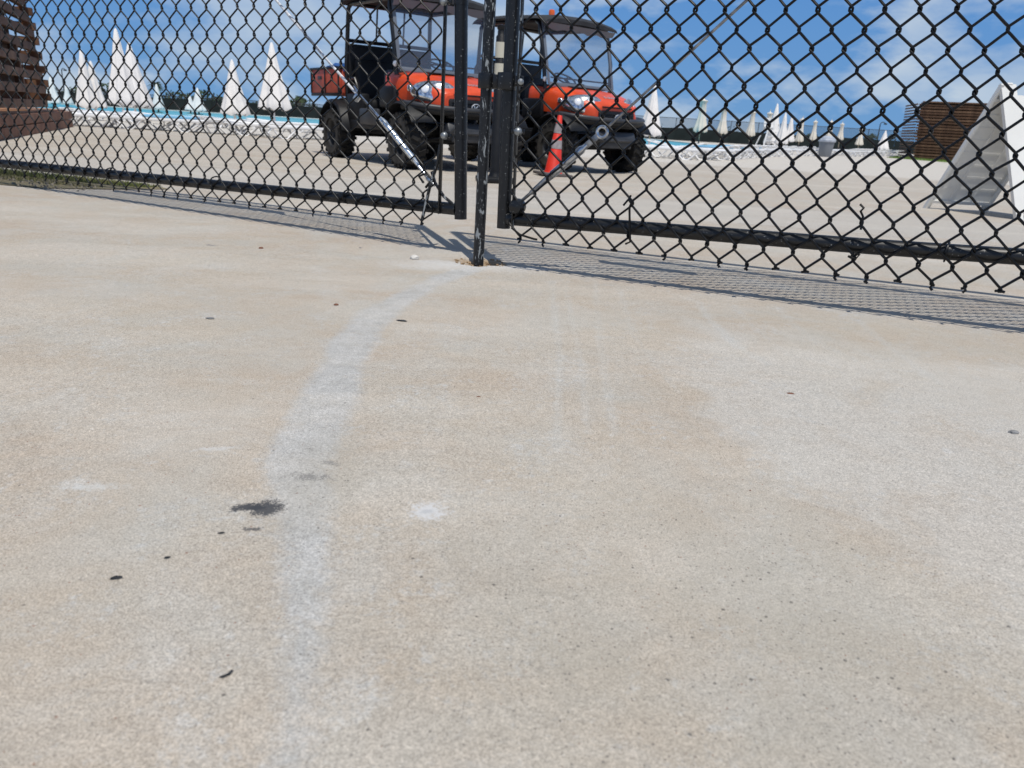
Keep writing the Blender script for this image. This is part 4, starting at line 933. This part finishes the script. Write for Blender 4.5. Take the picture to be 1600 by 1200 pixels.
# ------------------------------------------------------------------ closed umbrellas
def umbrella(px, ytop, dist, hwpx, lenpx, label, slim=False, group=None, lean=0):
    f_ = 1265; top = at(px, ytop, dist); zt = top.z - GFAR; hw = hwpx / f_ * dist * 1.0; ln = lenpx / f_ * dist
    ln = min(ln, zt - .25); m_ = M['umbrellacream'] if slim else M['umbrella']; sd = random.random() * 6; n = 32
    root = thing('closed_umbrella', label, 'umbrella', (top.x - lean * zt, top.y, GFAR), random.random() * 3, group)
    MB().tube([(0, 0, .0), (0, 0, zt - .06)], .022, 10).build('pole', M['pole'] if slim or dist > 30 else M['whiteplastic'], root)
    MB().lathe([(.26, 0), (.26, .05), (.08, .075), (.045, .09), (.045, .32), (.03, .33)], 20).build('base', M['conebase'] if dist > 40 else M['whiteplastic'], root)
    if slim:
        pf = [(.010, 0), (.05, .10), (.42 * hw + .02, .13), (.60 * hw + .02, .16), (.45 * hw, .30), (.52 * hw, .5 * ln), (.80 * hw, .78 * ln), (hw, .93 * ln), (.94 * hw, ln)]
    else:
        pf = [(.012, 0), (.045, .05), (.22 * hw + .03, .22 * ln), (.48 * hw, .45 * ln), (.74 * hw, .70 * ln), (.94 * hw, .90 * ln), (hw, .97 * ln), (.97 * hw, ln)]
    cv = MB(); o_ = 0
    fold = lambda q, i: 1 + (.04 + .15 * i / len(pf)) * math.sin(8 * q + sd) + (.02 + .06 * i / len(pf)) * math.sin(5 * q + sd * 2)
    prof = [(r_, zt - h_) for r_, h_ in pf]; cv.lathe(prof, n, caps=False, fn=fold)
    for j in range(2):       # ragged hem
        for k in range(n):
            i_ = len(cv.v) - n + k if j == 0 else None
            if i_ is not None: x, y, z = cv.v[i_]; cv.v[i_] = (x, y, z + .05 * ln * math.sin(8 * k / n * 2 * PI + sd) * .5)
    cv.lathe([(pf[-1][0] * .97, zt - pf[-1][1] + .01), (.03, zt - pf[-2][1] * .9)], n, caps=False, fn=lambda q, i: fold(q, len(pf) - 1) if i == 0 else 1)
    cv.build('canopy', m_, root, 60)
    if slim: MB().lathe([(.0, .10), (.012, .08), (.02, .05), (.012, .02), (.02, 0)], 10, (0, 0, zt)).build('finial', M['pole'], root)
    if slim: MB().lathe([(.50 * hw + .006, zt - .56 * ln), (.50 * hw + .01, zt - .50 * ln)], 20, caps=False).build('tie_band', M['whiteplastic'], root)
    return root
UL = 'closed white umbrellas left of the carts'; UR = 'closed umbrellas right of the carts'
for a in ((424, 66, 27, 23, 96, 'closed white umbrella immediately left of the nearer cart', UL), (362, 93, 28, 20, 80, 'closed white umbrella, second left of the nearer cart', UL),
          (308, 137, 52, 11, 38, 'small closed umbrella left of the second umbrella from the cart', UL), (296, 148, 56, 8, 28, 'smallest closed umbrella, before the dark trees between larger ones', UL),
          (244, 131, 50, 9, 38, 'small closed umbrella just in front of the palm tree', UL), (180, 44, 25, 20, 108, 'tallest closed white umbrella, right of the left board tower', UL),
          (201, 66, 27, 24, 92, 'closed white umbrella half behind the tallest one on its right', UL), (126, 77, 28.2, 15, 84, 'closed white umbrella left of the tallest one', UL),
          (141, 95, 28.6, 16, 68, 'closed white umbrella tucked behind its taller neighbour, left of the tallest one', UL), (78, 120, 44, 11, 48, 'closed white umbrella closest to the left board tower', UL),
          (103, 134, 48, 7, 34, 'small closed umbrella second from the left board tower', UL)):
    umbrella(*a[:6], False, a[6])
umbrella(1024, 133, 31, 17, 74, 'broad closed white umbrella immediately right of the farther cart', False, UR)
for a in ((1104, 153, 47, 10, 50, 'off white tied umbrella leaning slightly, second right of the farther cart', .05), (1133, 166, 52, 8, 40, 'off white tied umbrella, third right of the farther cart', 0),
          (1178, 172, 56, 7, 38, 'off white tied umbrella just left of the lifeguard chair', 0), (1300, 187, 62, 5, 27, 'off white tied umbrella left of the one behind the grey bin', 0),
          (1276, 187, 62, 5, 30, 'off white tied umbrella just left above the grey bin', .02), (1255, 183, 58, 6, 36, 'off white tied umbrella beside the broad white one past the lifeguard chair', .0),
          (1317, 191, 66, 5, 26, 'off white tied umbrella standing clear to the right of the grey bin', 0), (1347, 199, 66, 5.5, 26, 'drooping off white umbrella between the bin and the shelter', 0)):
    umbrella(*a[:6], True, UR, a[6])
umbrella(1222, 162, 50, 12, 60, 'leaning broad white umbrella right behind the lifeguard chair', False, UR, .10)
umbrella(1228, 176, 48, 9, 46, 'white umbrella in front of the leaning one by the lifeguard chair', False, UR)
umbrella(1241, 181, 55, 8, 38, 'white umbrella right of the pair by the lifeguard chair', False, UR, .06)
umbrella(1386, 204, 60, 9, 28, 'leaning closed white umbrella beside the slatted shelter', False, UR, .05)

# ------------------------------------------------------------------ loungers
def make_lounger(tilt):
    root = thing('sun_lounger', 'x', 'sun lounger')
    f = MB()
    for s in (-1, 1):
        f.cbox((0, s * .32, .300), (1.90, .045, .085), .015)
        f.tube([(.95, s * .30, .30), (.70, s * .31, .10), (.60, s * .31, .0), (.48, s * .31, .0), (.36, s * .31, .14), (.25, s * .31, .31)], .022, 8)
        f.tube([(-.92, s * .31, .33), (-.78, s * .31, .10), (-.68, s * .31, .0), (-.56, s * .31, .0), (-.44, s * .31, .14), (-.30, s * .31, .33)], .022, 8)
    f.tube([(.95, -.30, .30), (.95, .30, .30)], .024, 8); f.tube([(-.95, -.31, .33), (-.95, .31, .33)], .024, 8)
    f.build('frame', M['whiteplastic'], root)
    for i in range(9): MB().cbox((-.28 + .145 * i, 0, .335 - .004 * i), (.115, .58, .016), .005).build('slat', M['whiteplastic'], root, 0)
    bk = MB(); a = R(48); cx, cz = -.34, .33; a = R(tilt)
    for s in (-1, 1): bk.tube([(cx, s * .27, cz), (cx - .60 * math.cos(a), s * .27, cz + .60 * math.sin(a)), (cx - .66 * math.cos(a), s * .20, cz + .66 * math.sin(a))], .020, 8)
    bk.tube([(cx - .66 * math.cos(a), -.20, cz + .66 * math.sin(a)), (cx - .66 * math.cos(a), .20, cz + .66 * math.sin(a))], .020, 8)
    for i in range(4):
        q = .08 + .135 * i; bk.cbox((cx - q * math.cos(a), 0, cz + q * math.sin(a)), (.075, .50, .014), .004, Matrix.Rotation(a, 3, 'Y'))
    bk.tube([(cx - .35 * math.cos(a), .22, cz + .35 * math.sin(a)), (-.80, .22, .32)], .014, 6)
    bk.build('backrest', M['whiteplastic'], root)
    return root
lps = {14: make_lounger(14), 5: make_lounger(5)}; used_lounger = set()
def lounger(x, y, rz, label, group):
    k = 5 if group == LG else 14; o = copy_tree(lps[k]) if k in used_lounger else lps[k]; used_lounger.add(k)
    o.location = (x, y, GFAR); o.scale = (1, 1, .78); o.rotation_euler = (0, 0, rz); o['label'] = label; o['group'] = group; return o
LG = 'white loungers in front of the pool left of the carts'; RG = 'white loungers in front of the pool right of the carts'
lab = ['white lounger nearest the end of the timber plinth', 'white lounger between the plinth and the tallest umbrella', 'white lounger under the tallest closed umbrella', 'white lounger right of the tallest umbrella, in the front row',
       'white lounger in the front row left of the second umbrella from the cart', 'white lounger below the second umbrella from the cart', 'white lounger below the umbrella nearest the cart', 'white lounger half hidden by the rear wheel of the nearer cart']
for i, (px, py, rz) in enumerate(((127, 196, .35), (165, 198, .2), (207, 200, .1), (262, 204, 0), (322, 208, -.05), (370, 211, 1.2), (428, 214, .1), (484, 218, .5))):
    Yd = 18.2; p = at(px, py, Yd); lounger(p.x, p.y + random.uniform(-.3, .3), rz + .15, lab[i], LG)
for i, px in enumerate((150, 250, 350, 440)):
    p = at(px, 190, 23.5); lounger(p.x, p.y + random.uniform(-.4, .4), random.choice((0, .2, .1, 1.3)), 'white lounger of the second row, left of the carts and behind the front row', LG)
o = lounger(at(1032, 240, 19.6).x, 19.6, 2.9, 'white lounger just right of the farther cart, in front of the broad umbrella', RG)
lounger(at(1070, 240, 20.5).x, 20.5, -.5, 'white lounger second to the right of the farther cart', RG)
rowR = []
for i in range(10): u = i / 9; rowR.append((1100 + 150 * u, 21.5 + 14.0 * u))
for i, (px, Yd) in enumerate(rowR):
    p = at(px, 238, Yd); lounger(p.x, Yd, 2.55 + random.uniform(-.12, .12), 'one of the overlapping white loungers between the farther cart and the grey bin', RG)
for i in range(11):
    u = i / 10; px = 1310 + 78 * u; Yd = 40 + 14 * u; p = at(px, 238, Yd)
    lounger(p.x, Yd, 2.5 + random.uniform(-.15, .15), 'one of the far white loungers between the grey bin and the slatted shelter', RG)
# light blue cushions on a few of them
k = 0
for (px, Yd, lb) in ((1106, 22.0, 'first'), (1135, 24.5, 'second'), (1157, 27, 'third')):
    p = at(px + 2, 236, Yd); cu = MB(); cu.cbox((0, 0, .295), (1.15, .54, .05), .02); o = cu.build('lounger_cushion', M['bluesling'], None); o.location = (p.x, p.y, GFAR); o.rotation_euler = (0, 0, 2.55)
    tag(o, 'light blue cushion on a lounger, %s from the farther cart' % lb, 'cushion', 'blue cushions on the loungers')
p = at(286, 200, 18.9); cu = MB(); cu.cbox((0, 0, .30), (1.1, .56, .06), .02); o = cu.build('lounger_cushion', M['bluesling'], None); o.location = (p.x + .05, 18.2, GFAR); o.rotation_euler = (0, 0, .15)
tag(o, 'light blue cushion on a front row lounger left of the carts', 'cushion', 'blue cushions on the loungers')

# ------------------------------------------------------------------ lifeguard chair
p = at(1200, 229, 50); lc = thing('lifeguard_chair', 'tall white timber lifeguard chair behind the right loungers', 'lifeguard chair', (p.x, p.y, GFAR), .2)
for sx in (-1, 1):
    for sy in (-1, 1): MB().tube([(sx * .62, sy * .55, 0), (sx * .30, sy * .28, 1.25)], .045, 4).build('leg', M['whitepaint'], lc, 0)
for i in range(4): MB().cbox((0, -.52 + .07 * i, .22 + .27 * i), (1.12 - .15 * i, .16, .04), .006).build('step', M['whitepaint'], lc, 0)
MB().cbox((0, 0, 1.27), (.78, .62, .06), .01).build('seat', M['whitepaint'], lc, 0)
MB().cbox((0, .27, 1.56), (.74, .05, .5), .01).build('backrest', M['whitepaint'], lc, 0)
for s in (-1, 1): MB().cbox((s * .36, -.02, 1.48), (.07, .56, .05), .01).build('armrest', M['whitepaint'], lc, 0)
umbrella(1204, 173, 50.6, 7, 27, 'small tied umbrella rising above the lifeguard chair', True, UR)

# ------------------------------------------------------------------ grey bin
p = at(1288, 245, 34.4); bn = thing('rubbish_bin', 'grey round rubbish bin with folded liner among the right loungers', 'rubbish bin', (p.x, p.y, GFAR))
MB().lathe([(.0, 0), (.23, 0), (.25, .03), (.315, .66), (.33, .67), (.33, .70), (.30, .70), (.29, .66), (.24, .06), (.0, .05)], 28, fn=lambda q, i: 1).build('drum', M['greybin'], bn)
MB().lathe([(.335, .60), (.352, .63), (.350, .70), (.325, .735), (.29, .72), (.27, .6)], 40, caps=False, fn=lambda q, i: 1 + .03 * math.sin(9 * q + i) + .02 * math.sin(17 * q)).build('liner', M['binliner'], bn)
MB().lathe([(.31, .72), (.30, .78), (.20, .83), (.0, .85)], 28).build('lid', M['binliner'], bn)

# ------------------------------------------------------------------ far fence with windscreen
def fence(name, label, x0, x1, y0, y1, zs, zt, sp=2.5):
    root = thing(name, label, 'fence', (x0, y0, GFAR)); L_ = math.hypot(x1 - x0, y1 - y0); root.rotation_euler = (0, 0, math.atan2(y1 - y0, x1 - x0)); n = int(L_ / sp)
    pm = MB().tube([(0, 0, 0), (0, 0, zt + .03)], .03, 8).mesh('post', M['fencesteel'])
    sm_ = []
    for v in range(3):
        mb = MB(); rings = []
        for i in range(7):
            x = (sp - .01) * i / 6; yv = -.04 + .025 * math.sin(i * 1.9 + v * 2); top = zs - .015 * math.sin(PI * i / 6) * (1 + v); rings.append([Vector((x, yv, .03)), Vector((x, yv * .4 - .02, top)), Vector((x, yv * .4 - .012, top)), Vector((x, yv + .008, .03))])
        mb.loft(rings, closed=True); sm_.append(mb.mesh('windscreen_panel', M['screen']))
    fm_ = MB().box((sp / 2, .01, (zs + zt) / 2), (sp, .006, zt - zs)).mesh('mesh_panel', M['fabric'], 0)
    for i in range(n + 1):
        o = bpy.data.objects.new('post', pm); link(o, root); o.location = (i * sp, .04, 0)
        if i < n:
            o = bpy.data.objects.new('windscreen_panel', sm_[i % 3]); link(o, root); o.location = (i * sp, 0, 0)
            o = bpy.data.objects.new('mesh_panel', fm_); link(o, root); o.location = (i * sp, 0, 0)
    MB().tube([(0, .04, zt), (n * sp, .04, zt)], .024, 8).build('top_rail', M['fencesteel'], root)
    return root
fence('chain_link_fence', 'long far fence with black windscreen along the right of the pool', 6, 60, 74, 74, 1.12, 1.95)
fence('chain_link_fence', 'long far fence with black windscreen behind the left umbrellas', -62, 5.8, 77, 74.2, 1.10, 1.30)

# ------------------------------------------------------------------ distant vegetation
def crown_mb(c, r, n, leaf, squash=.7, seed=0):
    rd = random.Random(seed); mb = MB(); blobs = [(Vector((rd.uniform(-.6, .6) * r, rd.uniform(-.5, .5) * r, rd.uniform(-.4, .5) * r * squash)), r * rd.uniform(.35, .6)) for _ in range(7)]
    for i in range(n):
        b0, br = rd.choice(blobs); v = Vector((rd.gauss(0, 1), rd.gauss(0, 1), rd.gauss(0, 1))).normalized() * br * rd.uniform(.55, 1.08)
        p_ = Vector(c) + b0 + Vector((v.x, v.y, v.z * squash)); a = Vector((rd.gauss(0, 1), rd.gauss(0, 1), rd.gauss(0, 1))).normalized(); b1 = a.orthogonal().normalized(); s_ = leaf * rd.uniform(.6, 1.3)
        mb.add([p_ - a * s_, p_ + b1 * s_ * .5, p_ + a * s_, p_ - b1 * s_ * .5], [(0, 1, 2, 3)])
    return mb
def bush(px, ybot_top, Yd, rpx, label, seed, flat=.75):
    r = rpx / 1265 * Yd; top = at(px, ybot_top, Yd); zt = top.z - GFAR
    root = thing('leafy_tree', label, 'tree', (top.x, Yd, GFAR)); cz = max(zt - r * flat, r * .4)
    MB().tube([(0, 0, 0), (.03, 0, cz * .6), (0, .02, cz)], [.10, .08, .04], 7).build('trunk', M['bark'], root)
    crown_mb((0, 0, cz), r, 900, r * .11, flat, seed).build('crown', M['leaf'], root, 0)
for i, a in enumerate(((470, 150, 84, 11, 'small dark tree between the umbrella nearest the cart and its bed'), (452, 158, 88, 9, 'low dark tree right of the umbrella nearest the cart'), (335, 148, 82, 15, 'rounded dark tree left of the second umbrella from the cart'),
                       (392, 157, 86, 12, 'low dark tree between the two umbrellas nearest the cart'), (272, 158, 86, 12, 'low dark tree right of the palm tree'), (222, 153, 84, 12, 'low dark tree left of the palm tree'),
                       (84, 145, 80, 9, 'dark tree beside the left board tower'), (96, 141, 84, 8, 'narrow dark tree second from the left board tower'), (160, 150, 86, 14, 'dark tree behind the tallest umbrella'),
                       (1365, 206, 78, 12, 'low dark tree behind the fence left of the slatted shelter'), (1270, 207, 80, 10, 'low dark tree behind the fence above the grey bin'), (1084, 199, 80, 9, 'low bush top showing over the right windscreen'), (1392, 208, 80, 8, 'dark bush nearest the slatted shelter'))):
    bush(a[0], a[1], a[2], a[3], a[4], i + 3)
hb = MB(); rd = random.Random(5)
for i in range(9000):
    x = rd.uniform(-75, -12 if rd.random() < .8 else 45); y = 81 + rd.uniform(0, 3); z = GFAR + rd.random() * (1.55 + .35 * math.sin(x * .7) + .3 * math.sin(x * 1.9 + 1)) * (1 if x < 0 else .80); a = Vector((rd.gauss(0, 1), rd.gauss(0, 1), rd.gauss(0, 1))).normalized(); b1 = a.orthogonal().normalized(); s_ = .17
    hb.add([Vector((x, y, z)) - a * s_, Vector((x, y, z)) + b1 * s_ * .6, Vector((x, y, z)) + a * s_, Vector((x, y, z)) - b1 * s_ * .6], [(0, 1, 2, 3)])
tag(hb.build('undergrowth', M['leaf'], smooth=0), 'low dark belt of bushes beyond the far fence', 'undergrowth', kind='stuff')
def palm(px, ytop, Yd, rpx, label, seed):
    rd = random.Random(seed); r = rpx / 1265 * Yd; top = at(px, ytop, Yd); zt = top.z - GFAR - r * .55
    root = thing('palm_tree', label, 'palm tree', (top.x, Yd, GFAR))
    MB().tube([(0, 0, 0), (.05, 0, zt * .5), (0, 0, zt)], [.17, .13, .12], 10).build('trunk', M['bark'], root)
    fr = MB()
    for k in range(26):
        q = rd.uniform(0, 2 * PI); e0 = rd.uniform(-.35, 1.15); p_ = Vector((0, 0, zt)); dr = Vector((math.cos(q) * math.cos(e0), math.sin(q) * math.cos(e0), math.sin(e0))); L_ = r * rd.uniform(.8, 1.15); sd = Vector((-math.sin(q), math.cos(q), 0)); pv = None
        for s_ in range(9):
            t_ = s_ / 8; c_ = p_ + dr * L_ * t_ + Vector((0, 0, -.55 * L_ * t_ * t_)); 
            if pv is not None:
                for sg_ in (-1, 1):
                    w_ = .26 * r * math.sin(PI * min(1, t_ * .9 + .08)); tip = c_ + sd * sg_ * w_ + Vector((0, 0, -.10 * r)) + dr * .06 * r
                    fr.add([pv, c_, tip], [(0, 1, 2)]); 
            pv = c_
    fr.build('fronds', M['palm'], root, 0)
palm(243, 123, 70, 15, 'palm tree between the tallest umbrella and the carts', 4)
palm(467, 147, 80, 10, 'small palm tree just left of the nearer cart bed', 9)

# ------------------------------------------------------------------ slender lamp posts on the skyline
def lamp_post(px, ytop, Yd, hook, label):
    top = at(px, ytop, Yd); zt = top.z - GFAR; root = thing('lamp_post', label, 'lamp post', (top.x, Yd, GFAR))
    MB().tube([(0, 0, 0), (0, 0, zt * .95), (hook * .1, 0, zt), (hook * .5, 0, zt + .1), (hook, 0, zt)], [.07, .05, .04, .04, .03], 8).build('post', M['fencesteel'], root)
    MB().cbox((hook, 0, zt - .08), (.28, .16, .14), .03).build('lamp_head', M['fencesteel'], root)
lamp_post(1376, 192, 82, .5, 'slender dark lamp post with hooked head left of the slatted shelter')
lamp_post(96, 108, 82, .35, 'thin dark lamp post behind the leftmost umbrellas')
